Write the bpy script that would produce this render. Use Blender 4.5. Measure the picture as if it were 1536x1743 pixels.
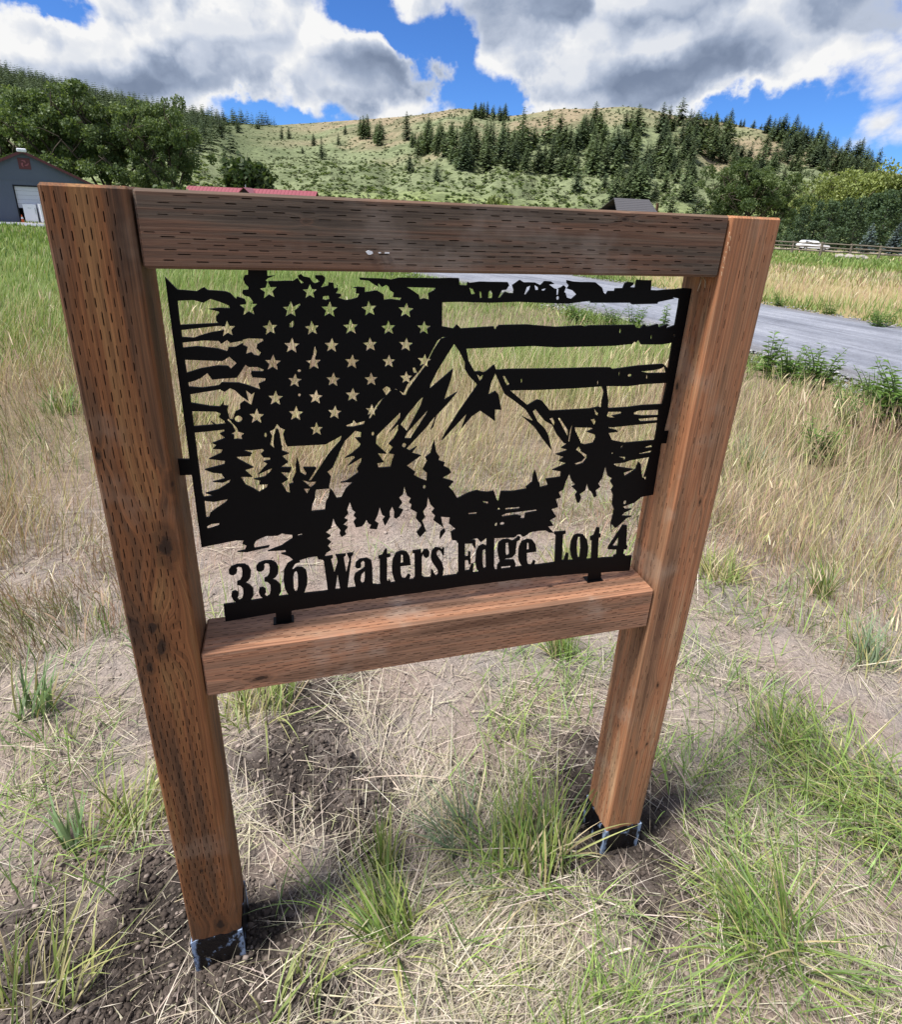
import bpy, bmesh, math, random
import numpy as np
from mathutils import Vector, Matrix
from mathutils.geometry import delaunay_2d_cdt

for _o in list(bpy.data.objects):
    bpy.data.objects.remove(_o)
SC = bpy.context.scene
COL = SC.collection
R = math.radians
rng = np.random.default_rng(7)
random.seed(7)

# ------------------------------------------------------------------ camera
W0, H0 = 1536.0, 1743.0
FPX, CY0 = 990.84, 755.9
EUL = (1.18941557, -0.04024578, -0.26295154)
CAM = np.array([0.16240679, -0.76894374, 1.38130589])
cam_d = bpy.data.cameras.new('camera')
cam_o = bpy.data.objects.new('camera', cam_d)
COL.objects.link(cam_o)
cam_o.location = CAM
cam_o.rotation_euler = EUL
cam_d.sensor_fit = 'VERTICAL'
cam_d.sensor_height = 24.0
cam_d.lens = FPX / H0 * 24.0
cam_d.shift_x = 0.0
cam_d.shift_y = -(H0 / 2 - CY0) / H0
cam_d.clip_start = 0.05
cam_d.clip_end = 6000
SC.camera = cam_o
_m = Matrix.Rotation(EUL[2], 3, 'Z') @ Matrix.Rotation(EUL[1], 3, 'Y') @ Matrix.Rotation(EUL[0], 3, 'X')
RM = np.array(_m)


def ray(u, v):
    return RM @ np.array([(u - W0 / 2) / FPX, -(v - CY0) / FPX, -1.0])


def at(u, v, depth):
    return CAM + ray(u, v) * depth


def azel(u, v):
    d = ray(u, v)
    return math.atan2(d[0], d[1]), math.atan2(d[2], math.hypot(d[0], d[1]))


# ------------------------------------------------------------------ light
SUN_DIR = Vector((-0.44, -0.05, 0.89)).normalized()      # towards the sun
sun_el = math.asin(SUN_DIR.z)
sun_az = math.atan2(SUN_DIR.x, SUN_DIR.y)
SUN_STRENGTH, SUN_ANGLE = 5.0, 12.0
SKY_STRENGTH = 0.12
EXPOSURE = 0.60
sd = bpy.data.lights.new('sun', 'SUN')
sd.energy = SUN_STRENGTH
sd.angle = R(SUN_ANGLE)
sd.color = (1.0, 0.972, 0.93)
so = bpy.data.objects.new('sun', sd)
COL.objects.link(so)
so.rotation_euler = SUN_DIR.to_track_quat('Z', 'Y').to_euler()
so.location = (-20, -5, 40)

SC.view_settings.view_transform = 'Standard'
SC.view_settings.look = 'None'
SC.view_settings.gamma = 1.0
SC.view_settings.use_curve_mapping = False
SC.view_settings.exposure = EXPOSURE


class G:
    """small node-graph writer"""

    def __init__(s, tree):
        s.t = tree

    def n(s, typ, **kw):
        nd = s.t.nodes.new(typ)
        for k, v in kw.items():
            setattr(nd, k, v)
        return nd

    def put(s, sock, v):
        if v is None:
            return
        if hasattr(v, 'is_output') or hasattr(v, 'links'):
            s.t.links.new(v, sock)
        else:
            if sock.type == 'RGBA' and len(v) == 3:
                v = (*v, 1.0)
            sock.default_value = v

    def m(s, op, a, b=None, c=None, clamp=False):
        nd = s.n('ShaderNodeMath', operation=op, use_clamp=clamp)
        s.put(nd.inputs[0], a)
        s.put(nd.inputs[1], b)
        s.put(nd.inputs[2], c)
        return nd.outputs[0]

    def vm(s, op, a, b=None, out=0):
        nd = s.n('ShaderNodeVectorMath', operation=op)
        s.put(nd.inputs[0], a)
        if b is not None:
            if op == 'SCALE':
                s.put(nd.inputs[3], b)
            else:
                s.put(nd.inputs[1], b)
        return nd.outputs['Value'] if op in ('LENGTH', 'DOT_PRODUCT', 'DISTANCE') else nd.outputs[0]

    def noise(s, vec, scale, detail=3, rough=0.5, dist=0.0, color=False, w=None):
        nd = s.n('ShaderNodeTexNoise')
        if w is not None:
            nd.noise_dimensions = '4D'
            nd.inputs['W'].default_value = w
        s.put(nd.inputs['Vector'], vec)
        nd.inputs['Scale'].default_value = scale
        nd.inputs['Detail'].default_value = detail
        nd.inputs['Roughness'].default_value = rough
        nd.inputs['Distortion'].default_value = dist
        return nd.outputs['Color'] if color else nd.outputs['Fac']

    def mapping(s, vec, scale=(1, 1, 1), loc=(0, 0, 0), rot=(0, 0, 0)):
        nd = s.n('ShaderNodeMapping')
        s.put(nd.inputs['Vector'], vec)
        nd.inputs['Scale'].default_value = scale
        nd.inputs['Location'].default_value = loc
        nd.inputs['Rotation'].default_value = rot
        return nd.outputs[0]

    def sstep(s, v, lo, hi, a=0.0, b=1.0):
        nd = s.n('ShaderNodeMapRange', interpolation_type='SMOOTHSTEP')
        s.put(nd.inputs[0], v)
        for i, q in enumerate((lo, hi, a, b)):
            s.put(nd.inputs[1 + i], q)
        return nd.outputs[0]

    def lin(s, v, lo, hi, a=0.0, b=1.0):
        nd = s.n('ShaderNodeMapRange')
        s.put(nd.inputs[0], v)
        for i, q in enumerate((lo, hi, a, b)):
            nd.inputs[1 + i].default_value = q
        return nd.outputs[0]

    def mix(s, f, a, b, mode='MIX'):
        nd = s.n('ShaderNodeMix', data_type='RGBA', blend_type=mode)
        s.put(nd.inputs[0], f)
        s.put(nd.inputs[6], a)
        s.put(nd.inputs[7], b)
        return nd.outputs[2]

    def ramp(s, f, stops, interp='LINEAR'):
        nd = s.n('ShaderNodeValToRGB')
        cr = nd.color_ramp
        cr.interpolation = interp
        while len(cr.elements) < len(stops):
            cr.elements.new(0.5)
        for e, (p, c) in zip(cr.elements, stops):
            e.position = p
            e.color = (*c, 1.0)
        s.put(nd.inputs[0], f)
        return nd.outputs[0]

    def sep(s, v):
        nd = s.n('ShaderNodeSeparateXYZ')
        s.put(nd.inputs[0], v)
        return nd.outputs

    def comb(s, x, y, z):
        nd = s.n('ShaderNodeCombineXYZ')
        for i, q in enumerate((x, y, z)):
            s.put(nd.inputs[i], q)
        return nd.outputs[0]

    def bump(s, h, strength=0.5, dist=0.01):
        nd = s.n('ShaderNodeBump')
        nd.inputs['Strength'].default_value = strength
        nd.inputs['Distance'].default_value = dist
        s.put(nd.inputs['Height'], h)
        return nd.outputs[0]


# ------------------------------------------------------------------ sky with cumulus cloud
world = bpy.data.worlds.new('World')
SC.world = world
world.use_nodes = True
wt = world.node_tree
wt.nodes.clear()
g = G(wt)
tc = g.n('ShaderNodeTexCoord')
dirv = g.vm('NORMALIZE', tc.outputs['Generated'])
sky = g.n('ShaderNodeTexSky', sky_type='NISHITA')
sky.sun_disc = False
sky.sun_elevation = sun_el
sky.sun_rotation = sun_az
sky.altitude = 2100
sky.air_density = 1.0
sky.dust_density = 0.25
sky.ozone_density = 2.2
dx, dy, dz = g.sep(dirv)
warp = g.vm('SUBTRACT', g.noise(dirv, 7.0, 7, 0.55, color=True), (.5, .5, .5))
warp2 = g.vm('SUBTRACT', g.noise(dirv, 2.6, 2, 0.5, color=True, w=3.0), (.5, .5, .5))
wx, wy, _ = g.sep(g.vm('ADD', g.vm('SCALE', warp, 0.30), g.vm('SCALE', warp2, 0.10)))
azn = g.m('ADD', g.m('ARCTAN2', dx, dy), wx)
eln = g.m('ADD', g.m('ARCSINE', dz), g.m('MULTIPLY', wy, 0.62))
# (px, py, half width px, half height px, weight): masses of cloud (+) and clear gaps (-)
BL = [
    (90, 90, 270, 120, .62), (430, 110, 250, 130, .66), (690, 145, 110, 95, .70), (330, 170, 90, 55, .30),
    (1000, 60, 420, 150, .70), (1300, 60, 380, 150, .60), (1010, 155, 240, 60, .40), (1500, 220, 110, 60, .45),
    (700, 150, 70, 50, .35), (340, 60, 120, 70, .25), (1120, 200, 120, 40, .3),
    (600, 45, 80, 60, -1.25), (690, 70, 80, 44, -1.0), (760, 105, 60, 56, -1.1), (805, 165, 85, 40, -1.0), (440, 193, 150, 24, -.95),
    (870, 140, 34, 55, -.55), (1345, 196, 165, 46, -1.0), (30, 2, 110, 26, -.95), (1232, 168, 34, 36, -.6),
    (225, 60, 36, 44, -.30), (505, 140, 26, 34, -.40),
]
acc = None
for (u, v, ru, rv, wgt) in BL:
    a0, e0 = azel(u, v)
    ra = abs(azel(u + ru, v)[0] - azel(u - ru, v)[0]) / 2
    re = abs(azel(u, v - rv)[1] - azel(u, v + rv)[1]) / 2
    da = g.m('MULTIPLY', g.m('SUBTRACT', azn, a0), 1 / ra)
    de = g.m('MULTIPLY', g.m('SUBTRACT', eln, e0), 1 / re)
    r2 = g.m('ADD', g.m('MULTIPLY', da, da), g.m('MULTIPLY', de, de))
    f = g.m('MULTIPLY', g.m('EXPONENT', g.m('MULTIPLY', r2, -1.0)), wgt)
    acc = f if acc is None else g.m('ADD', acc, f)
# outside the frame the same broken cumulus goes on
el_n = g.m('ARCSINE', dz)
az_off = g.m('ABSOLUTE', g.m('SUBTRACT', g.m('ARCTAN2', dx, dy), 0.26))
inview = g.m('MULTIPLY', g.sstep(el_n, R(20), R(13)), g.sstep(az_off, R(52), R(42)))
acc = g.m('ADD', g.m('MULTIPLY', acc, 1.1), g.m('MULTIPLY', g.m('SUBTRACT', 1.0, inview), 0.30))
WARP = g.vm('SCALE', g.vm('SUBTRACT', g.noise(dirv, 9.0, 5, 0.55, color=True), (.5, .5, .5)), 0.16)


def billow(off, sizes=((4.2, .50), (10.5, .32), (25.0, .18))):
    """cauliflower lumps: rounded cells at three sizes"""
    p_ = g.vm('ADD', g.mapping(dirv, scale=(1, 1, 1.55), loc=off), WARP)
    out_ = None
    for sc_, wt_ in sizes:
        v_ = g.n('ShaderNodeTexVoronoi', feature='F1')
        g.put(v_.inputs['Vector'], p_)
        v_.inputs['Scale'].default_value = sc_
        q_ = g.m('MULTIPLY', g.m('SUBTRACT', 0.85, v_.outputs['Distance']), wt_)
        out_ = q_ if out_ is None else g.m('ADD', out_, q_)
    return out_


bil = billow((0, 0, 0))
bil2 = billow((0, 0, 0), ((4.2, .56), (10.5, .36)))
bil_up = billow((-.020, -.008, .050), ((4.2, .56), (10.5, .36)))
pc = g.mapping(dirv, scale=(1.0, 1.0, 1.75))
wisp = g.noise(pc, 5.2, 10, 0.62, 0.3, w=1.7)
dens = g.m('ADD', acc, g.m('ADD', g.m('MULTIPLY', g.m('SUBTRACT', wisp, 0.5), 1.7), g.m('MULTIPLY', g.m('SUBTRACT', bil, 0.40), 1.1)))
alpha = g.m('MULTIPLY', g.sstep(dens, -0.02, 0.46), g.sstep(dz, -0.02, 0.02))
thick = g.sstep(dens, 0.25, 1.15)
relief = g.m('MULTIPLY', g.m('SUBTRACT', bil2, bil_up), 3.2)
relief = g.m('ADD', relief, g.m('MULTIPLY', g.m('SUBTRACT', wisp, .5), 1.1))
relief = g.m('MINIMUM', g.m('MAXIMUM', relief, -0.45), 0.5)
lum = g.m('ADD', g.m('SUBTRACT', 0.95, g.m('MULTIPLY', thick, 0.50)), g.m('MULTIPLY', relief, 0.72))
lum = g.m('MINIMUM', g.m('MAXIMUM', lum, 0.10), 1.0)
ccol = g.ramp(lum, [(0.10, (.20, .255, .37)), (0.40, (.35, .42, .56)), (0.66, (.62, .68, .80)), (0.95, (1.0, 1.0, 1.0))])
CLOUD_GAIN = 0.62
cl = g.vm('SCALE', ccol, CLOUD_GAIN / SKY_STRENGTH)
skyc = g.mix(1.0, sky.outputs[0], (0.30, 0.52, 0.86), 'MULTIPLY')
final = g.mix(alpha, skyc, cl)
bg = g.n('ShaderNodeBackground')
g.put(bg.inputs['Color'], final)
bg.inputs['Strength'].default_value = SKY_STRENGTH
wo = g.n('ShaderNodeOutputWorld')
wt.links.new(bg.outputs[0], wo.inputs['Surface'])


# ------------------------------------------------------------------ object helpers
def tag(o, label=None, cat=None, group=None, kind=None):
    for k, v in (('label', label), ('category', cat), ('group', group), ('kind', kind)):
        if v:
            o[k] = v
    return o


def link(name, me, mats=None, parent=None):
    o = bpy.data.objects.new(name, me)
    COL.objects.link(o)
    if mats:
        for q in (mats if isinstance(mats, (list, tuple)) else [mats]):
            if q.name not in [x.name for x in me.materials if x]:
                me.materials.append(q)
    if parent:
        o.parent = parent
    return o


def empty(name, loc=(0, 0, 0), rz=0.0):
    o = bpy.data.objects.new(name, None)
    o.empty_display_size = 0.1
    o.location = loc
    o.rotation_euler = (0, 0, rz)
    COL.objects.link(o)
    return o


def tri_mesh(name, V, F, tint=None, smooth=False):
    """numpy verts (N,3) and triangles (M,3) -> mesh, with an optional per-vertex tint"""
    V = np.ascontiguousarray(V, np.float32)
    F = np.ascontiguousarray(F, np.int32)
    me = bpy.data.meshes.new(name)
    me.vertices.add(len(V))
    me.vertices.foreach_set('co', V.ravel())
    me.loops.add(F.size)
    me.loops.foreach_set('vertex_index', F.ravel())
    me.polygons.add(len(F))
    me.polygons.foreach_set('loop_start', np.arange(0, F.size, 3, dtype=np.int32))
    if smooth:
        me.polygons.foreach_set('use_smooth', np.ones(len(F), bool))
    me.update(calc_edges=True)
    if tint is not None:
        a = me.attributes.new('tint', 'FLOAT_COLOR', 'POINT')
        c = np.ones((len(V), 4), np.float32)
        c[:, :3] = tint
        a.data.foreach_set('color', c.ravel())
    return me


def grid_mesh(name, X, Y, Z, smooth=True, flip=False):
    n, m = X.shape
    V = np.stack([X, Y, Z], -1).reshape(-1, 3)
    i = np.arange(n * m).reshape(n, m)
    a, b, c, d = i[:-1, :-1].ravel(), i[1:, :-1].ravel(), i[1:, 1:].ravel(), i[:-1, 1:].ravel()
    F = np.concatenate([np.stack([a, b, c], 1), np.stack([a, c, d], 1)])
    if flip:
        F = F[:, ::-1]
    return tri_mesh(name, V, F, smooth=smooth)


class MB:
    """collects boxes, tubes and prisms into one mesh"""

    def __init__(s):
        s.v, s.f = [], []

    def add(s, vs, fs):
        o = len(s.v)
        s.v += [tuple(map(float, p)) for p in vs]
        s.f += [tuple(i + o for i in f) for f in fs]
        return s

    def box(s, x0, x1, y0, y1, z0, z1, c=0.0):
        if c <= 0:
            vs = [(x, y, z) for z in (z0, z1) for y in (y0, y1) for x in (x0, x1)]
            return s.add(vs, [(0, 2, 3, 1), (4, 5, 7, 6), (0, 1, 5, 4), (2, 6, 7, 3), (0, 4, 6, 2), (1, 3, 7, 5)])
        bm = bmesh.new()
        bmesh.ops.create_cube(bm, size=1.0)
        for v in bm.verts:
            v.co = ((x0 + x1) / 2 + v.co.x * (x1 - x0), (y0 + y1) / 2 + v.co.y * (y1 - y0), (z0 + z1) / 2 + v.co.z * (z1 - z0))
        bmesh.ops.bevel(bm, geom=list(bm.edges), offset=c, segments=2, affect='EDGES', profile=0.5)
        bm.verts.index_update()
        s.add([v.co for v in bm.verts], [[v.index for v in f.verts] for f in bm.faces])
        bm.free()
        return s

    def tube(s, pts, rad, n=6, cap=True):
        pts = [Vector(p) for p in pts]
        if not hasattr(rad, '__len__'):
            rad = [rad] * len(pts)
        vs, fs = [], []
        for i, p in enumerate(pts):
            d = (pts[min(i + 1, len(pts) - 1)] - pts[max(i - 1, 0)]).normalized()
            a = d.orthogonal().normalized()
            if i and abs(d.dot(pa)) < 0.999:
                a = (pa - d * pa.dot(d)).normalized()
            pa = a
            b = d.cross(a)
            for k in range(n):
                t = 2 * math.pi * k / n
                vs.append(p + (a * math.cos(t) + b * math.sin(t)) * rad[i])
        for i in range(len(pts) - 1):
            for k in range(n):
                k2 = (k + 1) % n
                fs.append((i * n + k, i * n + k2, (i + 1) * n + k2, (i + 1) * n + k))
        if cap:
            fs.append(tuple(range(n - 1, -1, -1)))
            fs.append(tuple((len(pts) - 1) * n + k for k in range(n)))
        return s.add(vs, fs)

    def prism(s, poly, axis, a, b):
        """poly in the two other axes, extruded along axis from a to b"""
        n = len(poly)

        def P(p, t):
            return {'x': (t, p[0], p[1]), 'y': (p[0], t, p[1]), 'z': (p[0], p[1], t)}[axis]
        vs = [P(p, a) for p in poly] + [P(p, b) for p in poly]
        fs = [tuple(range(n)), tuple(range(2 * n - 1, n - 1, -1))]
        for i in range(n):
            j = (i + 1) % n
            fs.append((i, i + n, j + n, j))
        return s.add(vs, fs)

    def mesh(s, name, smooth=False):
        me = bpy.data.meshes.new(name)
        me.from_pydata(s.v, [], s.f)
        bm = bmesh.new()
        bm.from_mesh(me)
        bmesh.ops.recalc_face_normals(bm, faces=bm.faces)
        bm.to_mesh(me)
        bm.free()
        if smooth:
            me.polygons.foreach_set('use_smooth', [True] * len(me.polygons))
        return me

    def build(s, name, mat, parent=None, smooth=False):
        return link(name, s.mesh(name, smooth), mat, parent)


# ---- vectorised value noise
def _h(ix, iy, seed):
    n = (ix.astype(np.int64) * 374761393 + iy.astype(np.int64) * 668265263 + seed * 974634777) & 0x7fffffff
    n = (n ^ (n >> 13)) * 1274126177 & 0x7fffffff
    n = n ^ (n >> 16)
    return (n & 0xffff) / 65535.0


def vnoise(x, y, seed=0):
    x = np.asarray(x, float)
    y = np.asarray(y, float)
    ix, iy = np.floor(x), np.floor(y)
    fx, fy = x - ix, y - iy
    fx = fx * fx * (3 - 2 * fx)
    fy = fy * fy * (3 - 2 * fy)
    a, b = _h(ix, iy, seed), _h(ix + 1, iy, seed)
    c, d = _h(ix, iy + 1, seed), _h(ix + 1, iy + 1, seed)
    return (a * (1 - fx) + b * fx) * (1 - fy) + (c * (1 - fx) + d * fx) * fy


def fbm(x, y, seed=0, oct=4):
    s, a, t = 0.0, 1.0, 0.0
    for k in range(oct):
        s = s + a * vnoise(x * 2 ** k, y * 2 ** k, seed + 17 * k)
        t += a
        a *= 0.5
    return s / t


def ss(v, lo, hi):
    t = np.clip((np.asarray(v, float) - lo) / (hi - lo), 0, 1)
    return t * t * (3 - 2 * t)


# ------------------------------------------------------------------ materials
def mat(name):
    m = bpy.data.materials.new(name)
    m.use_nodes = True
    m.node_tree.nodes.clear()
    return m, G(m.node_tree)


def finish(m, gg, color, rough=0.8, bump=None, spec=0.3, metal=0.0, trans=None, coat=0.0):
    p = gg.n('ShaderNodeBsdfPrincipled')
    gg.put(p.inputs['Base Color'], color)
    gg.put(p.inputs['Roughness'], rough)
    gg.put(p.inputs['Metallic'], metal)
    gg.put(p.inputs['Specular IOR Level'], spec)
    if coat:
        p.inputs['Coat Weight'].default_value = coat
    if bump is not None:
        gg.put(p.inputs['Normal'], bump)
    sh = p.outputs[0]
    if trans is not None:
        t = gg.n('ShaderNodeBsdfTranslucent')
        gg.put(t.inputs['Color'], trans[0])
        mx = gg.n('ShaderNodeMixShader')
        mx.inputs[0].default_value = trans[1]
        gg.t.links.new(sh, mx.inputs[1])
        gg.t.links.new(t.outputs[0], mx.inputs[2])
        sh = mx.outputs[0]
    o = gg.n('ShaderNodeOutputMaterial')
    gg.t.links.new(sh, o.inputs['Surface'])
    return m


def plain(name, col, rough=0.7, var=0.12, scale=6.0, spec=0.3, metal=0.0, bump=0.0):
    m, gg = mat(name)
    t = gg.n('ShaderNodeTexCoord').outputs['Object']
    n = gg.noise(t, scale, 5, 0.6)
    c = gg.mix(n, tuple(q * (1 - var) for q in col), tuple(min(1, q * (1 + var)) for q in col))
    b = gg.bump(gg.noise(t, scale * 6, 4), bump, 0.01) if bump else None
    return finish(m, gg, c, rough, b, spec, metal)


def leafy(name, trans=0.35, rough=0.6, spec=0.25, var=0.35, scale=3.0):
    """foliage and grass: the colour comes from each blade's own tint"""
    m, gg = mat(name)
    a = gg.n('ShaderNodeAttribute', attribute_name='tint').outputs['Color']
    oi = gg.n('ShaderNodeObjectInfo').outputs['Random']
    k = gg.lin(oi, 0, 1, 1 - var * 0.5, 1 + var * 0.5)
    c = gg.vm('SCALE', a, k)
    tcol = gg.mix(1.0, c, (1.0, 1.0, 0.55), 'MULTIPLY')
    return finish(m, gg, c, rough, None, spec, trans=(tcol, trans))
# ------------------------------------------------------------------ the lie of the land
S = 0.089                       # post section
GAP = 0.7921                    # clear width between the posts
HT, HR = 1.3921, 0.0877         # frame height, rail height
ZB, HB = 0.7412, 0.0859         # bottom rail
RIDGE = [(-500, 120), (-200, 118), (0, 128), (100, 152), (200, 174), (300, 197), (400, 209), (470, 213), (560, 207), (620, 203), (700, 197),
         (740, 191), (780, 184), (810, 187), (850, 199), (900, 194), (950, 185), (1000, 185), (1060, 181), (1100, 184), (1150, 197),
         (1200, 203), (1250, 211), (1300, 221), (1350, 233), (1400, 250), (1450, 270), (1500, 290), (1536, 297), (1700, 318)]
_ra = np.array([azel(u, v)[0] for u, v in RIDGE])
_re = np.array([azel(u, v)[1] for u, v in RIDGE])
_ra = np.concatenate([[-math.pi, -1.6], _ra, [1.7, math.pi]])
_re = np.concatenate([[R(3), R(5)], _re, [R(2.5), R(3)]])


def plain_z(x, y):
    d = np.hypot(x - CAM[0], y - CAM[1])
    return -0.0215 * np.maximum(0, np.minimum(d, 190) - 5)


def hill_r(az):
    r0 = np.interp(az, [-1.2, -0.35, 0.25, 0.9, 1.5], [170, 165, 175, 185, 190])
    r1 = np.interp(az, [-1.2, -0.35, 0.05, 0.25, 0.5, 0.9, 1.5], [640, 680, 640, 520, 470, 400, 380])
    return r0, r1


def terrain(x, y):
    """height of hills and plain (no fine relief)"""
    x = np.asarray(x, float)
    y = np.asarray(y, float)
    r = np.hypot(x - CAM[0], y - CAM[1])
    az = np.arctan2(x - CAM[0], y - CAM[1])
    base = plain_z(x, y)
    r0, r1 = hill_r(az)
    zr = CAM[2] + np.tan(np.interp(az, _ra, _re)) * r1
    t = (r - r0) / (r1 - r0)
    tc = np.clip(t, 0, 1)
    prof = tc ** 1.22
    spur = (fbm(az * 9 + 3, r * 0.004, 5, 3) - 0.5) * 22 + (fbm(az * 24, r * 0.012, 9, 2) - 0.5) * 6
    hill = (zr - base) * prof + spur * 4 * tc * (1 - tc) * ss(tc, 0.02, 0.3)
    z = base + np.where(t > 0, hill, 0)
    z = np.where(t > 1, base + (zr - base) - (r - r1) * 0.30, z)
    return z


def hit(u, v, rmin=20, rmax=900):
    """ground point seen at a photo pixel"""
    d = ray(u, v)
    dh = math.hypot(d[0], d[1])
    t = np.linspace(rmin, rmax, 2500) / dh
    P = CAM[None, :] + d[None, :] * t[:, None]
    h = terrain(P[:, 0], P[:, 1])
    k = np.nonzero(P[:, 2] < h)[0]
    if len(k) == 0:
        return None
    p = P[k[0]].copy()
    p[2] = h[k[0]]
    return p


def near_relief(x, y):
    """lumps, the diggings round both posts and the dirt mound behind the sign"""
    x = np.asarray(x, float)
    y = np.asarray(y, float)
    d = np.hypot(x - CAM[0], y - CAM[1])
    f = 1 - ss(d, 9, 16)
    z = (fbm(x * 1.3, y * 1.3, 3, 3) - 0.5) * 0.07 + (fbm(x * 6, y * 6, 4, 3) - 0.5) * 0.028
    n3 = fbm(x * 22, y * 22, 8, 3) - 0.5
    pl = np.hypot((x + 0.075) / 1.0, (y - 0.02) / 0.85)
    pr = np.hypot(x - (GAP + 0.05), y - 0.035)
    k = ss(pl, 0.42, 0.16)
    k2 = ss(pr, 0.36, 0.14)
    z = z * (1 - 0.85 * np.maximum(k, k2))
    z = z + 0.035 * np.exp(-((pl - 0.24) / 0.085) ** 2) + 0.022 * np.exp(-((pr - 0.21) / 0.07) ** 2)
    z = z - 0.020 * k + 0.006 * k2
    z = z + 0.085 * np.exp(-(((x - 0.50) / 0.42) ** 2 + ((y - 1.55) / 0.36) ** 2))
    z = z + 0.05 * np.exp(-(((x - 0.13) / 0.16) ** 2 + ((y - 0.42) / 0.2) ** 2))
    z = z + n3 * (0.012 + 0.03 * dark_soil(x, y))
    return z * f


def dark_soil(x, y):
    pl = np.hypot((x + 0.085) / 1.0, (y + 0.0) / 0.8)
    pr = np.hypot((x - (GAP + 0.02)) / 1.05, (y - 0.06))
    w = (fbm(x * 7, y * 7, 31, 3) - 0.5) * 0.34
    a = ss(np.hypot((x + .13) / 1.15, (y + .05) / 1.0) + w, 0.42, 0.20)
    b = ss(pr + w, 0.33, 0.15)
    c = ss(np.hypot((x - 0.15) / 0.55, (y - 0.38) / 0.95) * 0.5 + w, 0.28, 0.11)
    return np.clip(np.maximum(np.maximum(a, b), c), 0, 1)


def bare(x, y):
    """how free of grass the ground is"""
    n = fbm(x * 2.3, y * 2.3, 41, 3)
    a = ss(n, 0.52, 0.66) * 0.72
    d = dark_soil(x, y)
    m = np.exp(-(((x - 0.48) / 0.40) ** 2 + ((y - 1.45) / 0.33) ** 2) * 1.3)
    m2 = np.exp(-(((x - 0.55) / 0.42) ** 2 + ((y - 0.62) / 0.26) ** 2) * 1.0)
    m3 = np.exp(-(((x - 1.10) / 0.22) ** 2 + ((y - 0.38) / 0.16) ** 2) * 1.1)
    m4 = np.exp(-(((x - 0.66) / 0.20) ** 2 + ((y + 0.19) / 0.10) ** 2))
    return np.clip(np.maximum.reduce([a, d * 1.0, m, m2 * .9, m3 * .9, m4 * .8]), 0, 1)


ROAD_C = [(10.4, -60), (9.2, -25), (8.55, -8), (8.25, 0), (7.95, 5), (7.45, 9), (6.6, 13), (5.0, 19), (2.0, 28), (-4, 40), (-14, 55), (-30, 74)]
ROAD_W = 2.42


def _spline(pts, n=160):
    P = np.array(pts, float)
    t = np.arange(len(P))
    tt = np.linspace(0, len(P) - 1, n)
    out = np.zeros((n, 2))
    for i, q in enumerate(tt):
        k = min(int(q), len(P) - 2)
        f = q - k
        p0, p1, p2, p3 = P[max(k - 1, 0)], P[k], P[k + 1], P[min(k + 2, len(P) - 1)]
        out[i] = 0.5 * ((2 * p1) + (-p0 + p2) * f + (2 * p0 - 5 * p1 + 4 * p2 - p3) * f * f + (-p0 + 3 * p1 - 3 * p2 + p3) * f ** 3)
    return out


ROAD_S = _spline(ROAD_C)


def road_dist(x, y):
    x = np.atleast_1d(np.asarray(x, float))
    y = np.atleast_1d(np.asarray(y, float))
    out = np.full(x.shape, 1e9)
    A, B = ROAD_S[:-1], ROAD_S[1:]
    for a, b in zip(A, B):
        ab = b - a
        t = np.clip(((x - a[0]) * ab[0] + (y - a[1]) * ab[1]) / (ab @ ab), 0, 1)
        out = np.minimum(out, np.hypot(x - a[0] - t * ab[0], y - a[1] - t * ab[1]))
    return out


def ground_z(x, y):
    x = np.asarray(x, float)
    y = np.asarray(y, float)
    sh = x.shape
    rd = road_dist(x.ravel(), y.ravel()).reshape(sh) if sh else road_dist(x, y)[0]
    k = ss(rd, ROAD_W - 0.1, ROAD_W + 1.2)
    return plain_z(x, y) + near_relief(x, y) * k - 0.03 * (1 - k)


# ground sheet: fine round the sign, wider and wider out to the horizon
NS = 600
s1 = np.linspace(-1, 1, NS)
gx = 0.5 + np.sinh(s1 * 8.8) * (1600 / math.sinh(8.8))
gy = 0.4 + np.sinh(s1 * 8.8) * (1600 / math.sinh(8.8))
GX, GY = np.meshgrid(gx, gy, indexing='ij')
GZ = ground_z(GX, GY)


def ground_tint(x, y):
    """soil and sward colour (with the shade between grass stems darkened in)"""
    n = fbm(x * 3.1, y * 3.1, 51, 4)
    n2 = fbm(x * 11, y * 11, 52, 3)
    pale = np.array([.295, .245, .212])
    rosy = np.array([.255, .198, .165])
    dark = np.array([.046, .037, .032])
    grey = np.array([.195, .178, .166])
    c = pale[None] + (rosy - pale)[None] * ss(n, .35, .65)[:, None]
    c = c + (grey - c) * (ss(n2, .5, .75) * .55)[:, None]
    c = c + (dark - c) * (dark_soil(x, y) * (0.62 + 0.38 * ss(n2, .3, .6)))[:, None]
    d = np.hypot(x - CAM[0], y - CAM[1])
    f1 = fbm(x * .16, y * .11, 53, 4)
    thatch = np.array([.17, .125, .075])  # dark tone paints the shade in the gaps between stems
    green = np.array([.10, .135, .035])
    tan = np.array([.30, .235, .115])
    far = green[None] + (tan - green)[None] * (ss(f1, .50, .64) * ss(x / np.maximum(y, 1), .35, .8))[:, None]
    k = ss(d, 2.3, 4.5)[:, None]
    c = c + (thatch[None] - c) * (k * .8)
    c = c + (far - c) * ss(d, 8.5, 13)[:, None]
    return c


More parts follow.
